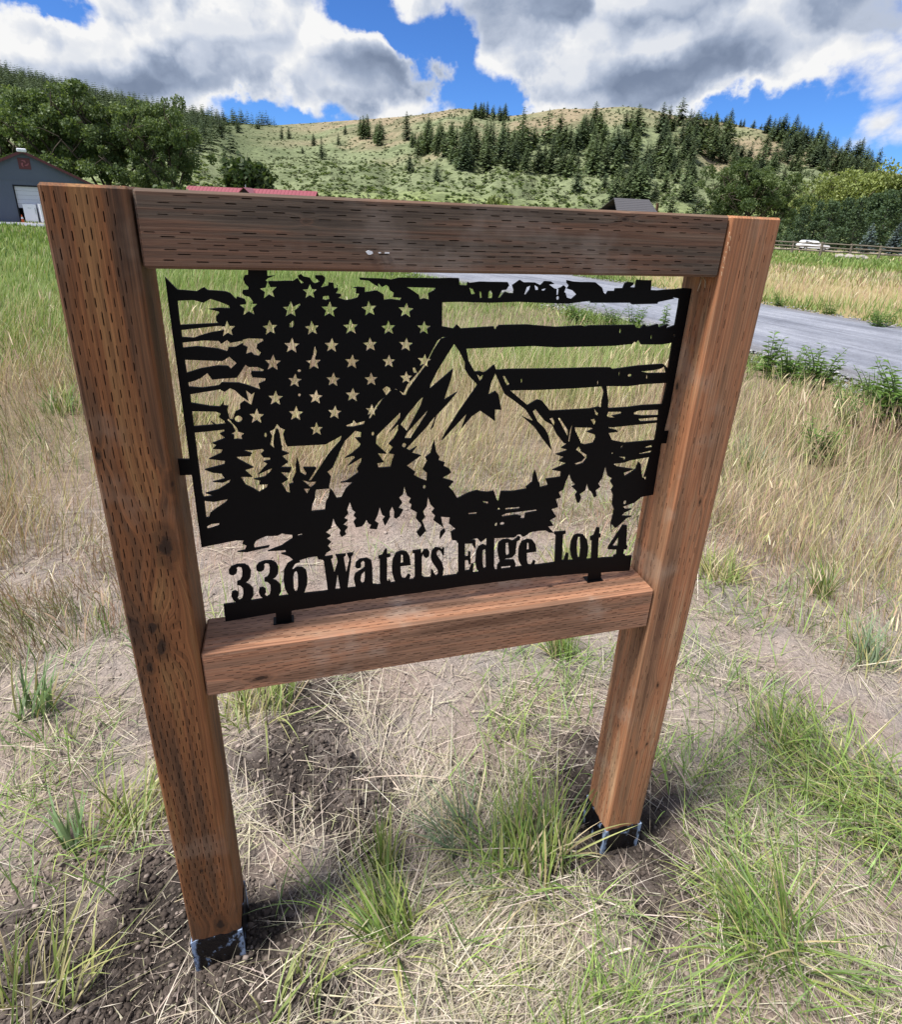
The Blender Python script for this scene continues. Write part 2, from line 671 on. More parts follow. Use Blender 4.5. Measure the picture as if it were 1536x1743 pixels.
gm, gg = mat('soil_and_sward')
tcn = gg.n('ShaderNodeTexCoord').outputs['Object']
ta = gg.n('ShaderNodeAttribute', attribute_name='tint').outputs['Color']
f1 = gg.noise(tcn, 55, 6, 0.65)
f2 = gg.noise(tcn, 260, 4, 0.6)
vor = gg.n('ShaderNodeTexVoronoi')
gg.put(vor.inputs['Vector'], tcn)
vor.inputs['Scale'].default_value = 120
k = gg.m('MULTIPLY', gg.lin(f1, .25, .75, .62, 1.34), gg.lin(f2, .3, .7, .75, 1.22))
finish(gm, gg, gg.vm('SCALE', ta, k), 0.95,
       gg.bump(gg.m('ADD', gg.m('MULTIPLY', f1, 1.0), gg.m('ADD', gg.m('MULTIPLY', f2, .35), gg.m('MULTIPLY', vor.outputs['Distance'], .35))), 0.9, 0.012), 0.15)
ground_me = grid_mesh('ground', GX, GY, GZ)
c4 = np.ones((GX.size, 4), np.float32)
c4[:, :3] = ground_tint(GX.ravel(), GY.ravel())
ground_me.attributes.new('tint', 'FLOAT_COLOR', 'POINT').data.foreach_set('color', c4.ravel())
ground_o = tag(link('ground', ground_me, gm), 'meadow ground of pinkish dry soil dug dark round the sign posts', None, None, 'structure')

# road: a worn grey chip-seal sheet with loose gravel shoulders
rm, gg = mat('chip_seal')
tcn = gg.n('ShaderNodeTexCoord').outputs['UV']
oc = gg.n('ShaderNodeTexCoord').outputs['Object']
u_, v_, _ = gg.sep(tcn)
streak = gg.noise(gg.mapping(tcn, scale=(26, 3.2, 1)), 1.0, 5, 0.6)
speck = gg.noise(oc, 90, 4, 0.7)
patch = gg.noise(oc, 0.8, 4, 0.6)
edge = gg.sstep(gg.m('ABSOLUTE', gg.m('SUBTRACT', u_, 0.5)), 0.36, 0.47)
track = gg.sstep(gg.m('ABSOLUTE', gg.m('SUBTRACT', gg.m('ABSOLUTE', gg.m('SUBTRACT', u_, 0.5)), 0.21)), 0.0, 0.11)
rc = gg.ramp(gg.m('ADD', gg.m('MULTIPLY', streak, .6), gg.m('MULTIPLY', patch, .4)), [(.36, (.115, .122, .148)), (.5, (.185, .195, .228)), (.64, (.27, .28, .315))])  # greys carry a blue cast painted in for the sky's reflection
rc = gg.mix(gg.m('MULTIPLY', gg.m('SUBTRACT', 1.0, track), .35), rc, (.27, .28, .32))
rc = gg.mix(gg.m('MULTIPLY', gg.m('MULTIPLY', edge, gg.lin(gg.noise(oc, 3.5, 4, .6), .3, .7, .4, 1.0)), .8), rc, (.13, .12, .118))
rc = gg.vm('SCALE', rc, gg.m('MULTIPLY', gg.lin(speck, .3, .7, .60, 1.38), gg.lin(gg.noise(oc, 14, 5, .7), .3, .7, .80, 1.18)))
finish(rm, gg, rc, 0.85, gg.bump(speck, .7, .01), 0.3)
NR = len(ROAD_S)
tg = np.gradient(ROAD_S, axis=0)
tg /= np.linalg.norm(tg, axis=1)[:, None]
nrm = np.stack([tg[:, 1], -tg[:, 0]], 1)
cols = np.linspace(-1, 1, 15)
wob = 1 + 0.03 * (fbm(np.arange(NR) * .35, np.zeros(NR), 77, 3) - .5)[:, None] * np.abs(cols)[None] * 3
RX = ROAD_S[:, 0:1] + nrm[:, 0:1] * cols[None] * ROAD_W * wob
RY = ROAD_S[:, 1:2] + nrm[:, 1:2] * cols[None] * ROAD_W * wob
RZ = plain_z(RX, RY) + 0.012 + 0.03 * (1 - cols[None] ** 2)
road_me = grid_mesh('road', RX, RY, RZ)
uvl = road_me.uv_layers.new(name='UVMap')
li = np.empty(len(road_me.loops), np.int32)
road_me.loops.foreach_get('vertex_index', li)
ln = np.concatenate([[0], np.cumsum(np.linalg.norm(np.diff(ROAD_S, axis=0), axis=1))])
uv = np.stack([(li % 15) / 14.0, ln[li // 15] * 0.1], 1).astype(np.float32)
uvl.data.foreach_set('uv', uv.ravel())
tag(link('road', road_me, rm), 'worn blue grey chip seal lane curving past the sign', None, None, 'structure')

# hills
NA, NRR = 620, 300
ha = np.linspace(-1.5, 2.0, NA)
tr = np.linspace(0, 1, NRR)
HA, TR = np.meshgrid(ha, tr, indexing='ij')
h0, h1 = hill_r(HA)
HRr = (h0 - 6) + (h1 + 160 - h0) * TR ** 1.05
HX = CAM[0] + np.sin(HA) * HRr
HY = CAM[1] + np.cos(HA) * HRr
HZ = terrain(HX, HY) - 0.6 * (1 - ss(TR, 0, 0.02))
tt = (HRr - h0) / (h1 - h0)
HZ = HZ + (fbm(HX * .11, HY * .11, 61, 3) - .5) * 2.2 * ss(tt, .02, .1) * (1 - ss(tt, .93, .99))
hill_me = grid_mesh('hills', HX, HY, HZ, flip=True)
hx, hy, ht, hz_ = HX.ravel(), HY.ravel(), tt.ravel(), HA.ravel()
n1 = fbm(hx * .018, hy * .018, 62, 4)
n2 = fbm(hx * .07, hy * .07, 63, 3)
tan_ = np.array([.255, .205, .13])
sage = np.array([.175, .20, .105])
meadow = np.array([.21, .25, .09])
scrub = np.array([.085, .105, .05])
hc = sage[None] + (tan_ - sage)[None] * (ss(ht + (n1 - .5) * 1.1, .55, .95) * (ss(hz_, -.12, .12)))[:, None]
hc = hc + (meadow - hc) * (ss(.30 - ht + (n1 - .5) * .5, .02, .25) * .75)[:, None]
hc = hc + (scrub - hc) * (ss(n2, .50, .66) * .55)[:, None]
hc = hc + (scrub - hc) * (ss(-hz_, -.10, .12) * ss(ht, .35, .6) * .85)[:, None]  # left upper slope: shrubs, plus a cloud shadow darkened into the tint
c4 = np.ones((len(hx), 4), np.float32)
c4[:, :3] = hc
hill_me.attributes.new('tint', 'FLOAT_COLOR', 'POINT').data.foreach_set('color', c4.ravel())
hm, gg = mat('sage_hillside')
oc = gg.n('ShaderNodeTexCoord').outputs['Object']
ta = gg.n('ShaderNodeAttribute', attribute_name='tint').outputs['Color']
q = gg.noise(oc, .32, 6, .7)
k = gg.lin(q, .3, .7, .6, 1.35)
finish(hm, gg, gg.vm('SCALE', ta, k), .95, gg.bump(q, .8, 1.5), .1)
tag(link('hills', hill_me, hm), 'sage covered hills rising behind the meadow to a tan ridge', None, None, 'structure')
# ------------------------------------------------------------------ the sign
def wood(name, axis, pal, knots=(), seed=0.0, wash=0.25):
    """sawn fir: fibres and growth rings run along `axis`; knots are real places in the timber that bend them"""
    m, gg = mat(name)
    oc = gg.n('ShaderNodeTexCoord').outputs['Object']
    vec = oc
    kd, kr = None, None
    stretch = {'z': (1, 1, .42), 'x': (.42, 1, 1)}[axis]
    for (kx, ky, kz, r) in knots:
        d = gg.vm('MULTIPLY', gg.vm('SUBTRACT', oc, (kx, ky, kz)), stretch)
        ln_ = gg.m('MULTIPLY', gg.vm('LENGTH', d), 1.0 / r)
        fall = gg.m('EXPONENT', gg.m('MULTIPLY', gg.m('MULTIPLY', ln_, ln_), -.55))
        vec = gg.vm('ADD', vec, gg.vm('SCALE', d, gg.m('MULTIPLY', fall, 1.5)))
        kd = fall if kd is None else gg.m('MAXIMUM', kd, fall)
        kr = ln_ if kr is None else gg.m('MINIMUM', kr, ln_)
    L = {'z': lambda a, b: (a, a, b), 'x': lambda a, b: (b, a, a)}[axis]
    off = (seed * 3.7, seed * 1.9, seed * 5.3)
    fib = gg.noise(gg.mapping(vec, scale=L(420, 5), loc=off), 1.0, 5, .7)
    band = gg.noise(gg.mapping(vec, scale=L(46, .9), loc=off), 1.0, 4, .6, .4)
    broad = gg.noise(gg.mapping(vec, scale=L(17, 2.8), loc=off), 1.0, 3, .55, .5)
    blot = gg.noise(gg.mapping(oc, scale=(7, 7, 7), loc=off), 1.0, 4, .6)
    c = gg.ramp(gg.m('ADD', gg.m('MULTIPLY', band, .55), gg.m('MULTIPLY', broad, .45)), [(.36, pal[0]), (.46, pal[1]), (.54, pal[2]), (.64, pal[3])])
    c = gg.vm('SCALE', c, gg.lin(fib, .30, .70, .52, 1.42))
    c = gg.mix(gg.m('MULTIPLY', gg.sstep(blot, .52, .68), wash * 1.7), c, pal[4])
    wv = gg.n('ShaderNodeTexWave', wave_type='RINGS', rings_direction=axis.upper(), wave_profile='SAW')
    gg.put(wv.inputs['Vector'], gg.mapping(vec, scale=L(1, .10), loc=(.11 + seed * .013, .19 - seed * .021, 0)))
    wv.inputs['Scale'].default_value = 62
    wv.inputs['Distortion'].default_value = 4.5
    wv.inputs['Detail'].default_value = 3
    wv.inputs['Detail Scale'].default_value = 1.4
    c = gg.vm('SCALE', c, gg.lin(wv.outputs['Fac'], 0, 1, 1.10, .80))
    if knots:
        kr = gg.m('ADD', kr, gg.m('MULTIPLY', gg.m('SUBTRACT', gg.noise(oc, 60, 3, .6), .5), .9))
        ring = gg.m('ADD', .5, gg.m('MULTIPLY', gg.m('SINE', gg.m('MULTIPLY', kr, 9.0)), .32))
        kc = gg.mix(ring, tuple(q * .42 for q in pal[1]), tuple(q * 1.0 for q in pal[2]))
        c = gg.mix(gg.m('MULTIPLY', gg.sstep(kd, .25, .95), .75), c, kc)
        c = gg.mix(gg.m('MULTIPLY', gg.sstep(kr, .46, .22), .9), c, (.020, .012, .008))
    b = gg.bump(gg.m('ADD', gg.m('MULTIPLY', fib, .6), gg.m('MULTIPLY', band, .5)), .55, .0022)
    return finish(m, gg, c, gg.lin(fib, .2, .8, .62, .85), b, .25)


M_SLIT = plain('raw_incision_wood', (.085, .045, .028), .95)
# palettes: dark streak, brown, red brown, tan, weathered bloom
PAL_DARK = [(.066, .034, .019), (.140, .065, .030), (.215, .085, .032), (.265, .130, .050), (.26, .175, .12)]
PAL_GREY = [(.064, .047, .035), (.110, .080, .058), (.165, .088, .055), (.190, .135, .094), (.24, .19, .155)]
PAL_TAN = [(.190, .092, .050), (.345, .180, .095), (.430, .182, .085), (.480, .290, .160), (.46, .335, .235)]
PAL_WARM = [(.180, .092, .054), (.325, .178, .108), (.405, .192, .106), (.465, .288, .184), (.47, .355, .27)]


def slits(u0, u1, v0, v1, pu, pv, ln_, w, seed, jitter=.25, keep=1.0, skip=()):
    """incisor knife marks: length runs along v, staggered from row to row"""
    r = random.Random(seed)
    out = []
    row = 0
    v = v0 + ln_ * .7
    while v < v1 - ln_ * .6:
        u = u0 + pu * (.5 if row % 2 else 1.0)
        while u < u1:
            if r.random() < keep and not any(a < u < b for a, b in skip):
                out.append((u + r.uniform(-.08, .08) * pu, v + r.uniform(-.12, .12) * pv, ln_ * r.uniform(1 - jitter, 1 + jitter), w * r.uniform(.7, 1.25)))
            u += pu
        v += pv
        row += 1
    return out


def timber(name, ext, faces, material, parent, c=.0032, depth=.006, label=None):
    """a sawn square timber with eased edges; faces maps a side to its knife marks, which are real pockets in the wood"""
    (x0, x1), (y0, y1), (z0, z1) = ext
    V, F, MI = [], [], []

    def vert(p):
        V.append(tuple(p))
        return len(V) - 1
    lo = (x0, y0, z0)
    hi = (x1, y1, z1)
    for ax in range(3):
        o1, o2 = [q for q in range(3) if q != ax]
        for sd_ in (0, 1):
            side = 'xyz'[ax] + '-+'[sd_]
            pos = (lo, hi)[sd_][ax]
            inw = (1, -1)[sd_]
            a0, a1, b0, b1 = lo[o1] + c, hi[o1] - c, lo[o2] + c, hi[o2] - c

            def P(u, v, dp):
                q = [0, 0, 0]
                q[ax] = pos + inw * dp
                q[o1] = u
                q[o2] = v
                return q
            sl = faces.get(side)
            rect = [(a0, b0), (a1, b0), (a1, b1), (a0, b1)]
            if not sl:
                F.append([vert(P(u, v, 0)) for u, v in rect])
                MI.append(0)
                continue
            length_axis, marks = sl          # which of the two axes the knife marks run along
            pts = [Vector(q) for q in rect]
            edges = [(0, 1), (1, 2), (2, 3), (3, 0)]
            polys = []
            for (a, b, ln_, w) in marks:
                if length_axis == o2:
                    poly = [(a, b - ln_ / 2), (a + w / 2, b - ln_ * .34), (a + w / 2, b + ln_ * .38), (a, b + ln_ / 2), (a - w / 2, b + ln_ * .34), (a - w / 2, b - ln_ * .38)]
                else:
                    poly = [(a - ln_ / 2, b), (a - ln_ * .34, b - w / 2), (a + ln_ * .38, b - w / 2), (a + ln_ / 2, b), (a + ln_ * .34, b + w / 2), (a - ln_ * .38, b + w / 2)]
                us = [q[0] for q in poly]
                vs = [q[1] for q in poly]
                if min(us) < a0 + .001 or max(us) > a1 - .001 or min(vs) < b0 + .001 or max(vs) > b1 - .001:
                    continue
                k0 = len(pts)
                pts += [Vector(q) for q in poly]
                edges += [(k0 + i, k0 + (i + 1) % 6) for i in range(6)]
                polys.append(poly)
            vo, eo, fo, ov, oe, of = delaunay_2d_cdt(pts, edges, [tuple(range(4))] + [tuple(range(4 + 6 * i, 10 + 6 * i)) for i in range(len(polys))], 2, 1e-7)
            idx = [vert(P(q.x, q.y, 0)) for q in vo]
            for f, src in zip(fo, of):
                if any(s_ > 0 for s_ in src):
                    continue
                F.append([idx[i] for i in f])
                MI.append(0)
            for poly in polys:
                cx = sum(q[0] for q in poly) / 6
                cy = sum(q[1] for q in poly) / 6
                top = [vert(P(u, v, 0)) for u, v in poly]
                bot = [vert(P(cx + (u - cx) * .8, cy + (v - cy) * .8, depth)) for u, v in poly]
                for i in range(6):
                    F.append([top[i], top[(i + 1) % 6], bot[(i + 1) % 6], bot[i]])
                    MI.append(1)
                F.append(bot)
                MI.append(1)
    # eased edges and corners
    def corner(sx, sy, sz, ax):
        q = [hi[i] - c if s_ else lo[i] + c for i, s_ in enumerate((sx, sy, sz))]
        q[ax] = (hi if (sx, sy, sz)[ax] else lo)[ax]
        return vert(q)
    cv = {(s_, ax): corner(*s_, ax) for s_ in [(a, b, d) for a in (0, 1) for b in (0, 1) for d in (0, 1)] for ax in range(3)}
    for ax in range(3):
        o1, o2 = [q for q in range(3) if q != ax]
        for p in (0, 1):
            for q in (0, 1):
                def key(t):
                    k = [0, 0, 0]
                    k[ax], k[o1], k[o2] = t, p, q
                    return tuple(k)
                F.append([cv[(key(0), o1)], cv[(key(1), o1)], cv[(key(1), o2)], cv[(key(0), o2)]])
                MI.append(0)
    for s_ in [(a, b, d) for a in (0, 1) for b in (0, 1) for d in (0, 1)]:
        F.append([cv[(s_, 0)], cv[(s_, 1)], cv[(s_, 2)]])
        MI.append(0)
    me = bpy.data.meshes.new(name)
    me.from_pydata(V, [], F)
    me.polygons.foreach_set('material_index', MI)
    bm = bmesh.new()
    bm.from_mesh(me)
    bmesh.ops.remove_doubles(bm, verts=bm.verts, dist=1e-5)
    bmesh.ops.recalc_face_normals(bm, faces=bm.faces)
    bm.to_mesh(me)
    bm.free()
    o = link(name, me, [material, M_SLIT], parent)
    if label:
        o['label'] = label
    return o


sign = tag(empty('address_sign', (0, 0, 0)), 'brown timber post and rail frame holding a black cut steel flag and mountain address panel', 'sign')
wm_l = wood('fir_dark_post', 'z', PAL_DARK, [(-.022, 0, .935, .024), (-.056, 0, .80, .016), (-.050, 0, .765, .017), (-.070, 0, .735, .012), (-.082, 0, 1.075, .007), (-.034, 0, .100, .018), (-.004, .004, 1.03, .011), (-.05, 0, .26, .006)], 1.0, .22)
wm_r = wood('fir_tan_post', 'z', PAL_TAN, [(GAP + .055, 0, .92, .006), (GAP + .052, 0, .50, .007), (GAP + .036, 0, .315, .006), (GAP + .058, 0, .335, .005), (GAP, .05, 1.12, .008), (GAP, .03, .37, .007)], 2.4, .25)
wm_t = wood('fir_grey_rail', 'x', PAL_GREY, [(.19, 0, HT - .03, .004), (.62, 0, HT - .012, .005)], 4.2, .30)
wm_b = wood('fir_warm_rail', 'x', PAL_WARM, [(.082, 0, ZB - .064, .012), (.6, .05, ZB, .005)], 6.1, .30)

timber('post', ((-S, 0), (0, S), (-.30, HT)),
       {'y-': (2, slits(-S + .0005, -.0155, .12, HT, .0100, .0186, .0148, .0011, 1)),
        'x+': (2, slits(.022, S - .004, .1, HT - .02, .0125, .0235, .014, .0010, 2, .3, .45))}, wm_l, sign, label='left post of dark red brown timber with a large knot')
timber('post', ((GAP, GAP + S), (0, S), (-.30, HT - .001)),
       {'y-': (2, slits(GAP + .004, GAP + S - .004, .1, HT, .0115, .0245, .015, .0009, 3, .35, .42)),
        'x-': (2, slits(.006, S - .004, .1, HT - .01, .0110, .021, .013, .0010, 4, .3, .62))}, wm_r, sign, depth=.0025, label='right post of lighter tan timber')
timber('rail', ((.0028, GAP - .0015), (.0015, S - .001), (HT - HR, HT - .0012)),
       {'y-': (0, [(b, a, l_, w) for (a, b, l_, w) in slits(HT - HR + .003, HT - .001, .004, GAP, .0128, .0180, .0150, .0011, 5, .2, .97, [(HT - .046, HT - .031)])]),
        'z+': (0, [(b, a, l_, w) for (a, b, l_, w) in slits(.006, S - .006, .01, GAP, .010, .019, .014, .0014, 6)])}, wm_t, sign, label='grey brown top rail')
timber('rail', ((.0018, GAP - .0012), (.0012, S - .001), (ZB - HB, ZB)),
       {'z+': (0, [(b, a, l_, w) for (a, b, l_, w) in slits(.004, S - .003, .004, GAP, .0170, .0105, .0125, .0010, 7, .35, .9)]),
        'y-': (0, [(b, a, l_, w) for (a, b, l_, w) in slits(ZB - HB + .002, ZB - .002, .003, GAP, .0110, .0125, .0150, .0009, 8, .4, .75)])}, wm_b, sign, depth=.003, label='warm brown bottom rail')

# tarred ground sleeves on the post feet, their corners scuffed pale blue grey
tm, gg = mat('tarred_wrap')
oc = gg.n('ShaderNodeTexCoord').outputs['Object']
ox, oy, oz = gg.sep(oc)
n1 = gg.noise(oc, 38, 5, .65)
n2 = gg.noise(gg.mapping(oc, scale=(70, 70, 26)), 1.0, 5, .7)


def _edge(x0):
    a = gg.m('ABSOLUTE', gg.m('SUBTRACT', ox, x0))
    b = gg.m('ABSOLUTE', gg.m('SUBTRACT', oy, S / 2))
    return gg.m('MINIMUM', a, b), a, b


ea, la, lb = _edge(-S / 2)
eb, ra_, rb_ = _edge(GAP + S / 2)
# both face coordinates large at once only at a corner
ca = gg.sstep(gg.m('ADD', gg.m('MINIMUM', gg.m('MAXIMUM', ea, 0.0), gg.m('MAXIMUM', eb, 0.0)), gg.m('MULTIPLY', gg.m('SUBTRACT', n1, .5), .026)), .0355, .0415)
scuff = gg.m('MAXIMUM', gg.m('MULTIPLY', ca, gg.sstep(n2, .38, .52)), gg.m('MULTIPLY', gg.sstep(n1, .52, .62), gg.sstep(n2, .50, .60)))
finish(tm, gg, gg.mix(scuff, (.004, .004, .006), (.28, .36, .50)), gg.mix(scuff, (.32, .32, .32), (.75, .75, .75)), gg.bump(n2, .6, .004), .25)
posts = [o for o in sign.children if o.name.startswith('post')]
posts.sort(key=lambda o: o.data.vertices[0].co.x)
for o, x0, zt in ((posts[0], -S, .0685), (posts[1], GAP, .0800)):
    b = MB()
    r_ = random.Random(int(x0 * 100) + 9)
    # wrap follows the four faces, top edge torn a little
    ring = []
    N_ = 12
    e = .0022
    per = [(x0 - e, -e), (x0 + S + e, -e), (x0 + S + e, S + e), (x0 - e, S + e)]
    pts = []
    for i in range(4):
        p, q = per[i], per[(i + 1) % 4]
        for k_ in range(N_):
            f = k_ / N_
            pts.append((p[0] + (q[0] - p[0]) * f, p[1] + (q[1] - p[1]) * f))
    n_ = len(pts)
    tops = [zt + r_.uniform(-.003, .003) for _ in pts]
    cx, cy = x0 + S / 2, S / 2
    vs = [(p[0], p[1], -.2) for p in pts] + [(p[0], p[1], t_) for p, t_ in zip(pts, tops)] + \
         [(cx + (p[0] - cx) * .955, cy + (p[1] - cy) * .955, t_ - .0005) for p, t_ in zip(pts, tops)]
    fs = []
    for i in range(n_):
        j = (i + 1) % n_
        fs += [(i, j, n_ + j, n_ + i), (n_ + i, n_ + j, 2 * n_ + j, 2 * n_ + i)]
    b.add(vs, fs)
    b.build('ground_sleeve', tm, o)
# traced outlines of the cut steel panel, in the four close-ups they were read from
TILES = {'A': (260, 440, 3.072), 'B': (720, 440, 3.072), 'C': (300, 700, 3.339), 'D': (720, 700, 3.339)}


def tp(*segs):
    out = []
    for t, pts in segs:
        ox, oy, s = TILES[t]
        out += [(ox + x / s, oy + y / s) for x, y in pts]
    return out


def ell(t, x, y, rx, ry, n=12):
    return tp((t, [(x + rx * math.cos(2 * math.pi * k / n), y + ry * math.sin(2 * math.pi * k / n)) for k in range(n)]))


def star(t, x, y, r, rot=0.0, sx=1.0, sy=1.0, q=.44):
    p = []
    for k in range(10):
        a = -math.pi / 2 + k * math.pi / 5 + rot
        rr = r if k % 2 == 0 else r * q
        p.append((x + rr * sx * math.cos(a), y + rr * sy * math.sin(a)))
    return tp((t, p))


ART = []


def add(*segs):
    ART.append((1, tp(*segs)))


def cut(*segs):
    ART.append((0, tp(*segs)))


# the whole sheet's silhouette
add(('A', [(62, 97), (128, 163), (230, 171), (250, 158), (268, 150), (285, 165), (380, 172), (405, 181), (428, 205), (436, 212), (440, 199), (480, 212), (488, 232), (520, 238),
           (524, 225), (505, 201), (480, 195), (467, 182), (470, 165), (498, 163), (500, 150), (482, 132), (472, 108), (480, 88), (497, 85), (497, 58), (598, 58), (600, 92),
           (642, 88), (602, 104), (588, 116), (600, 122), (610, 118), (735, 117), (757, 102), (777, 132), (790, 126), (764, 108), (758, 90), (775, 82), (790, 95), (820, 100),
           (838, 125), (850, 130), (873, 121), (850, 102), (850, 88), (888, 88), (903, 100), (900, 118), (880, 152), (917, 142), (920, 125), (945, 128), (950, 157), (968, 152),
           (958, 135), (966, 140), (970, 165), (958, 182), (985, 186), (985, 197), (970, 206), (1010, 218), (1070, 205), (1082, 186), (1062, 181), (1065, 157), (1045, 152),
           (1075, 148), (1110, 151), (1110, 176), (1160, 168), (1178, 168), (1182, 150), (1150, 131), (1130, 116), (1085, 112), (1080, 100), (1180, 104), (1250, 110), (1290, 100)]),
    ('B', [(0, 102), (190, 103), (192, 139), (232, 141), (236, 122), (250, 128), (300, 121), (445, 124), (453, 140), (440, 160), (430, 170), (444, 180), (475, 182), (478, 166), (470, 140),
           (510, 112), (530, 125), (590, 126), (618, 140), (640, 118), (672, 120), (691, 134), (662, 136), (688, 156), (705, 160), (728, 150), (740, 141), (750, 150), (741, 176), (760, 186), (806, 187), (788, 168), (757, 158), (768, 142), (756, 128), (756, 113), (792, 121),
           (905, 125), (940, 153), (946, 176), (960, 190), (972, 170), (1006, 170), (1010, 156), (1050, 155), (1060, 131), (1080, 122), (1105, 126), (1101, 138), (1085, 150),
           (1114, 152), (1122, 111), (1198, 114), (1195, 165), (1232, 167), (1370, 155), (1410, 158), (1345, 500), (1290, 800), (1250, 960), (1207, 1235)]),
    ('D', [(1245, 487), (1205, 520), (1170, 532), (1140, 542), (1155, 557), (1190, 556), (1170, 566), (1145, 578), (1130, 595), (1190, 597), (1160, 608), (1125, 642), (1095, 665), (1075, 642),
           (1075, 688), (800, 690), (760, 692), (720, 690), (700, 678), (660, 680), (625, 686), (610, 690), (590, 705), (570, 715), (555, 700), (540, 702), (520, 718), (410, 722), (360, 722), (330, 745), (310, 722),
           (230, 742), (195, 740)]),
    ('C', [(855, 805), (830, 845), (808, 842), (800, 826), (760, 830), (700, 848), (680, 850), (665, 845), (640, 825), (595, 810), (625, 805), (620, 790), (520, 796), (600, 765), (620, 750), (660, 725), (660, 703), (600, 695),
           (575, 708), (510, 710), (455, 735), (440, 760), (445, 780), (530, 765), (525, 775), (400, 802), (345, 800), (390, 790), (400, 765), (375, 755), (385, 735), (340, 735), (240, 755), (143, 775)]))
# gaps between the torn stripe ends on the left
cut(('A', [(128, 221), (215, 218), (265, 232), (300, 212), (345, 225), (398, 246), (403, 260), (345, 258), (288, 264), (345, 278), (345, 286), (330, 303), (330, 326), (344, 338), (142, 347)]))
cut(('A', [(147, 375), (330, 354), (358, 353), (364, 376), (300, 387), (250, 402), (215, 415), (152, 411)]))
cut(('A', [(154, 440), (268, 429), (345, 432), (358, 447), (388, 427), (405, 442), (470, 430), (472, 442), (432, 463), (395, 464), (388, 486), (340, 471), (230, 459), (157, 467)]))
cut(('A', [(166, 530), (365, 537), (400, 514), (413, 526), (438, 548), (408, 578), (392, 562), (340, 560), (250, 575), (177, 598)]))
cut(('A', [(184, 649), (218, 640), (250, 626), (285, 600), (310, 634), (350, 630), (440, 624), (485, 556), (500, 568), (548, 568), (582, 582), (575, 591), (515, 590), (512, 602), (522, 622), (592, 627), (586, 641), (553, 655), (561, 686), (500, 664), (450, 650), (360, 648), (345, 664), (260, 676), (188, 671)]))
cut(('A', [(194, 711), (350, 685), (375, 698), (404, 679), (430, 690), (462, 720), (500, 746), (486, 689), (516, 712), (532, 700), (514, 768), (478, 745), (456, 762), (456, 790), (430, 802), (418, 842), (402, 842), (388, 792), (395, 772), (370, 768), (370, 745), (362, 760), (350, 775), (300, 772), (200, 755)]))
cut(('A', [(204, 799), (330, 801), (355, 812), (345, 830), (372, 848), (380, 864), (330, 870), (302, 852), (320, 870), (214, 878)]))
ART.append((0, ell('A', 447, 840, 20, 18)))
cut(('A', [(397, 838), (414, 860), (440, 886), (446, 906), (480, 915), (462, 930), (468, 948), (441, 944), (425, 948), (425, 925), (408, 917), (432, 905), (416, 872), (386, 846)]))
cut(('C', [(103, 122), (180, 115), (272, 105), (275, 115), (246, 128), (278, 153), (204, 182), (228, 193), (208, 215), (263, 218), (254, 238), (184, 272), (277, 283), (272, 303), (160, 332), (206, 350), (256, 355), (276, 384), (206, 403), (265, 407), (309, 388), (300, 408), (240, 446), (165, 467), (215, 481), (156, 489), (148, 470)]))
cut(('C', [(159, 510), (215, 516), (291, 500), (285, 516), (226, 555), (192, 580), (186, 602), (170, 607)]))
cut(('C', [(172, 657), (200, 641), (246, 636), (240, 651), (205, 663), (177, 671)]))
# stars of the canton
for (x, y, r) in [(605, 168, 44), (500, 256, 46), (722, 268, 42), (925, 268, 42), (1133, 264, 40), (1326, 272, 40),
                  (390, 370, 42), (613, 364, 40), (833, 366, 38), (1036, 360, 40), (1234, 364, 38), (1420, 364, 36),
                  (727, 458, 41), (936, 456, 38), (1138, 452, 38), (1326, 452, 37), (628, 548, 43), (841, 546, 40), (1043, 542, 38), (1236, 540, 35), (1422, 536, 36),
                  (743, 641, 37), (944, 636, 38), (1143, 634, 36), (1327, 625, 34), (642, 733, 40), (853, 727, 38), (1046, 716, 38), (543, 828, 41), (749, 814, 40), (952, 808, 37),
                  (1145, 795, 32), (857, 895, 36)]:
    ART.append((0, star('A', x, y, r * 1.07, (x * 7 % 11 - 5) * .02)))
cut(('A', [(470, 425), (500, 418), (575, 420), (578, 432), (545, 450), (542, 470), (565, 492), (556, 510), (530, 505), (515, 490), (488, 500), (496, 465), (472, 452)]))
ART.append((0, star('A', 822, 175, 40)))
cut(('A', [(740, 250), (768, 236), (772, 244), (745, 270)]))
cut(('A', [(715, 360), (716, 340), (735, 324), (738, 348), (730, 362)]))
cut(('A', [(892, 198), (920, 195), (924, 212), (905, 218), (888, 212)]))
cut(('A', [(1180, 130), (1200, 150), (1222, 138), (1236, 150), (1242, 168), (1262, 180), (1258, 203), (1303, 206), (1296, 219), (1245, 212), (1210, 216), (1208, 188), (1172, 166), (1120, 172), (1180, 160)]))
cut(('A', [(1330, 150), (1482, 154), (1476, 165), (1442, 182), (1446, 215), (1420, 208), (1398, 215), (1393, 190), (1352, 162)]))
cut(('A', [(838, 540), (842, 480), (848, 460), (858, 490), (850, 520)]))
ART += [(0, ell('A', 766, 588, 9, 8)), (0, ell('A', 767, 715, 7, 9)), (0, ell('A', 590, 925, 6, 14)), (0, ell('A', 1152, 918, 7, 12))]
cut(('A', [(1360, 572), (1372, 570), (1385, 600), (1366, 600)]))
# light line along the left flank of the mountain
cut(('A', [(1545, 410), (1510, 420), (1472, 478), (1452, 518), (1432, 560), (1415, 580), (1340, 682), (1325, 716), (1310, 716), (1290, 692), (1256, 684), (1200, 742), (1180, 772), (1140, 837),
           (1130, 840), (1138, 816), (1150, 800), (1180, 752), (1222, 716), (1203, 684), (1222, 668), (1242, 678), (1246, 690), (1272, 682), (1312, 704), (1332, 660), (1402, 580), (1440, 525), (1460, 485), (1490, 430), (1515, 412)]))
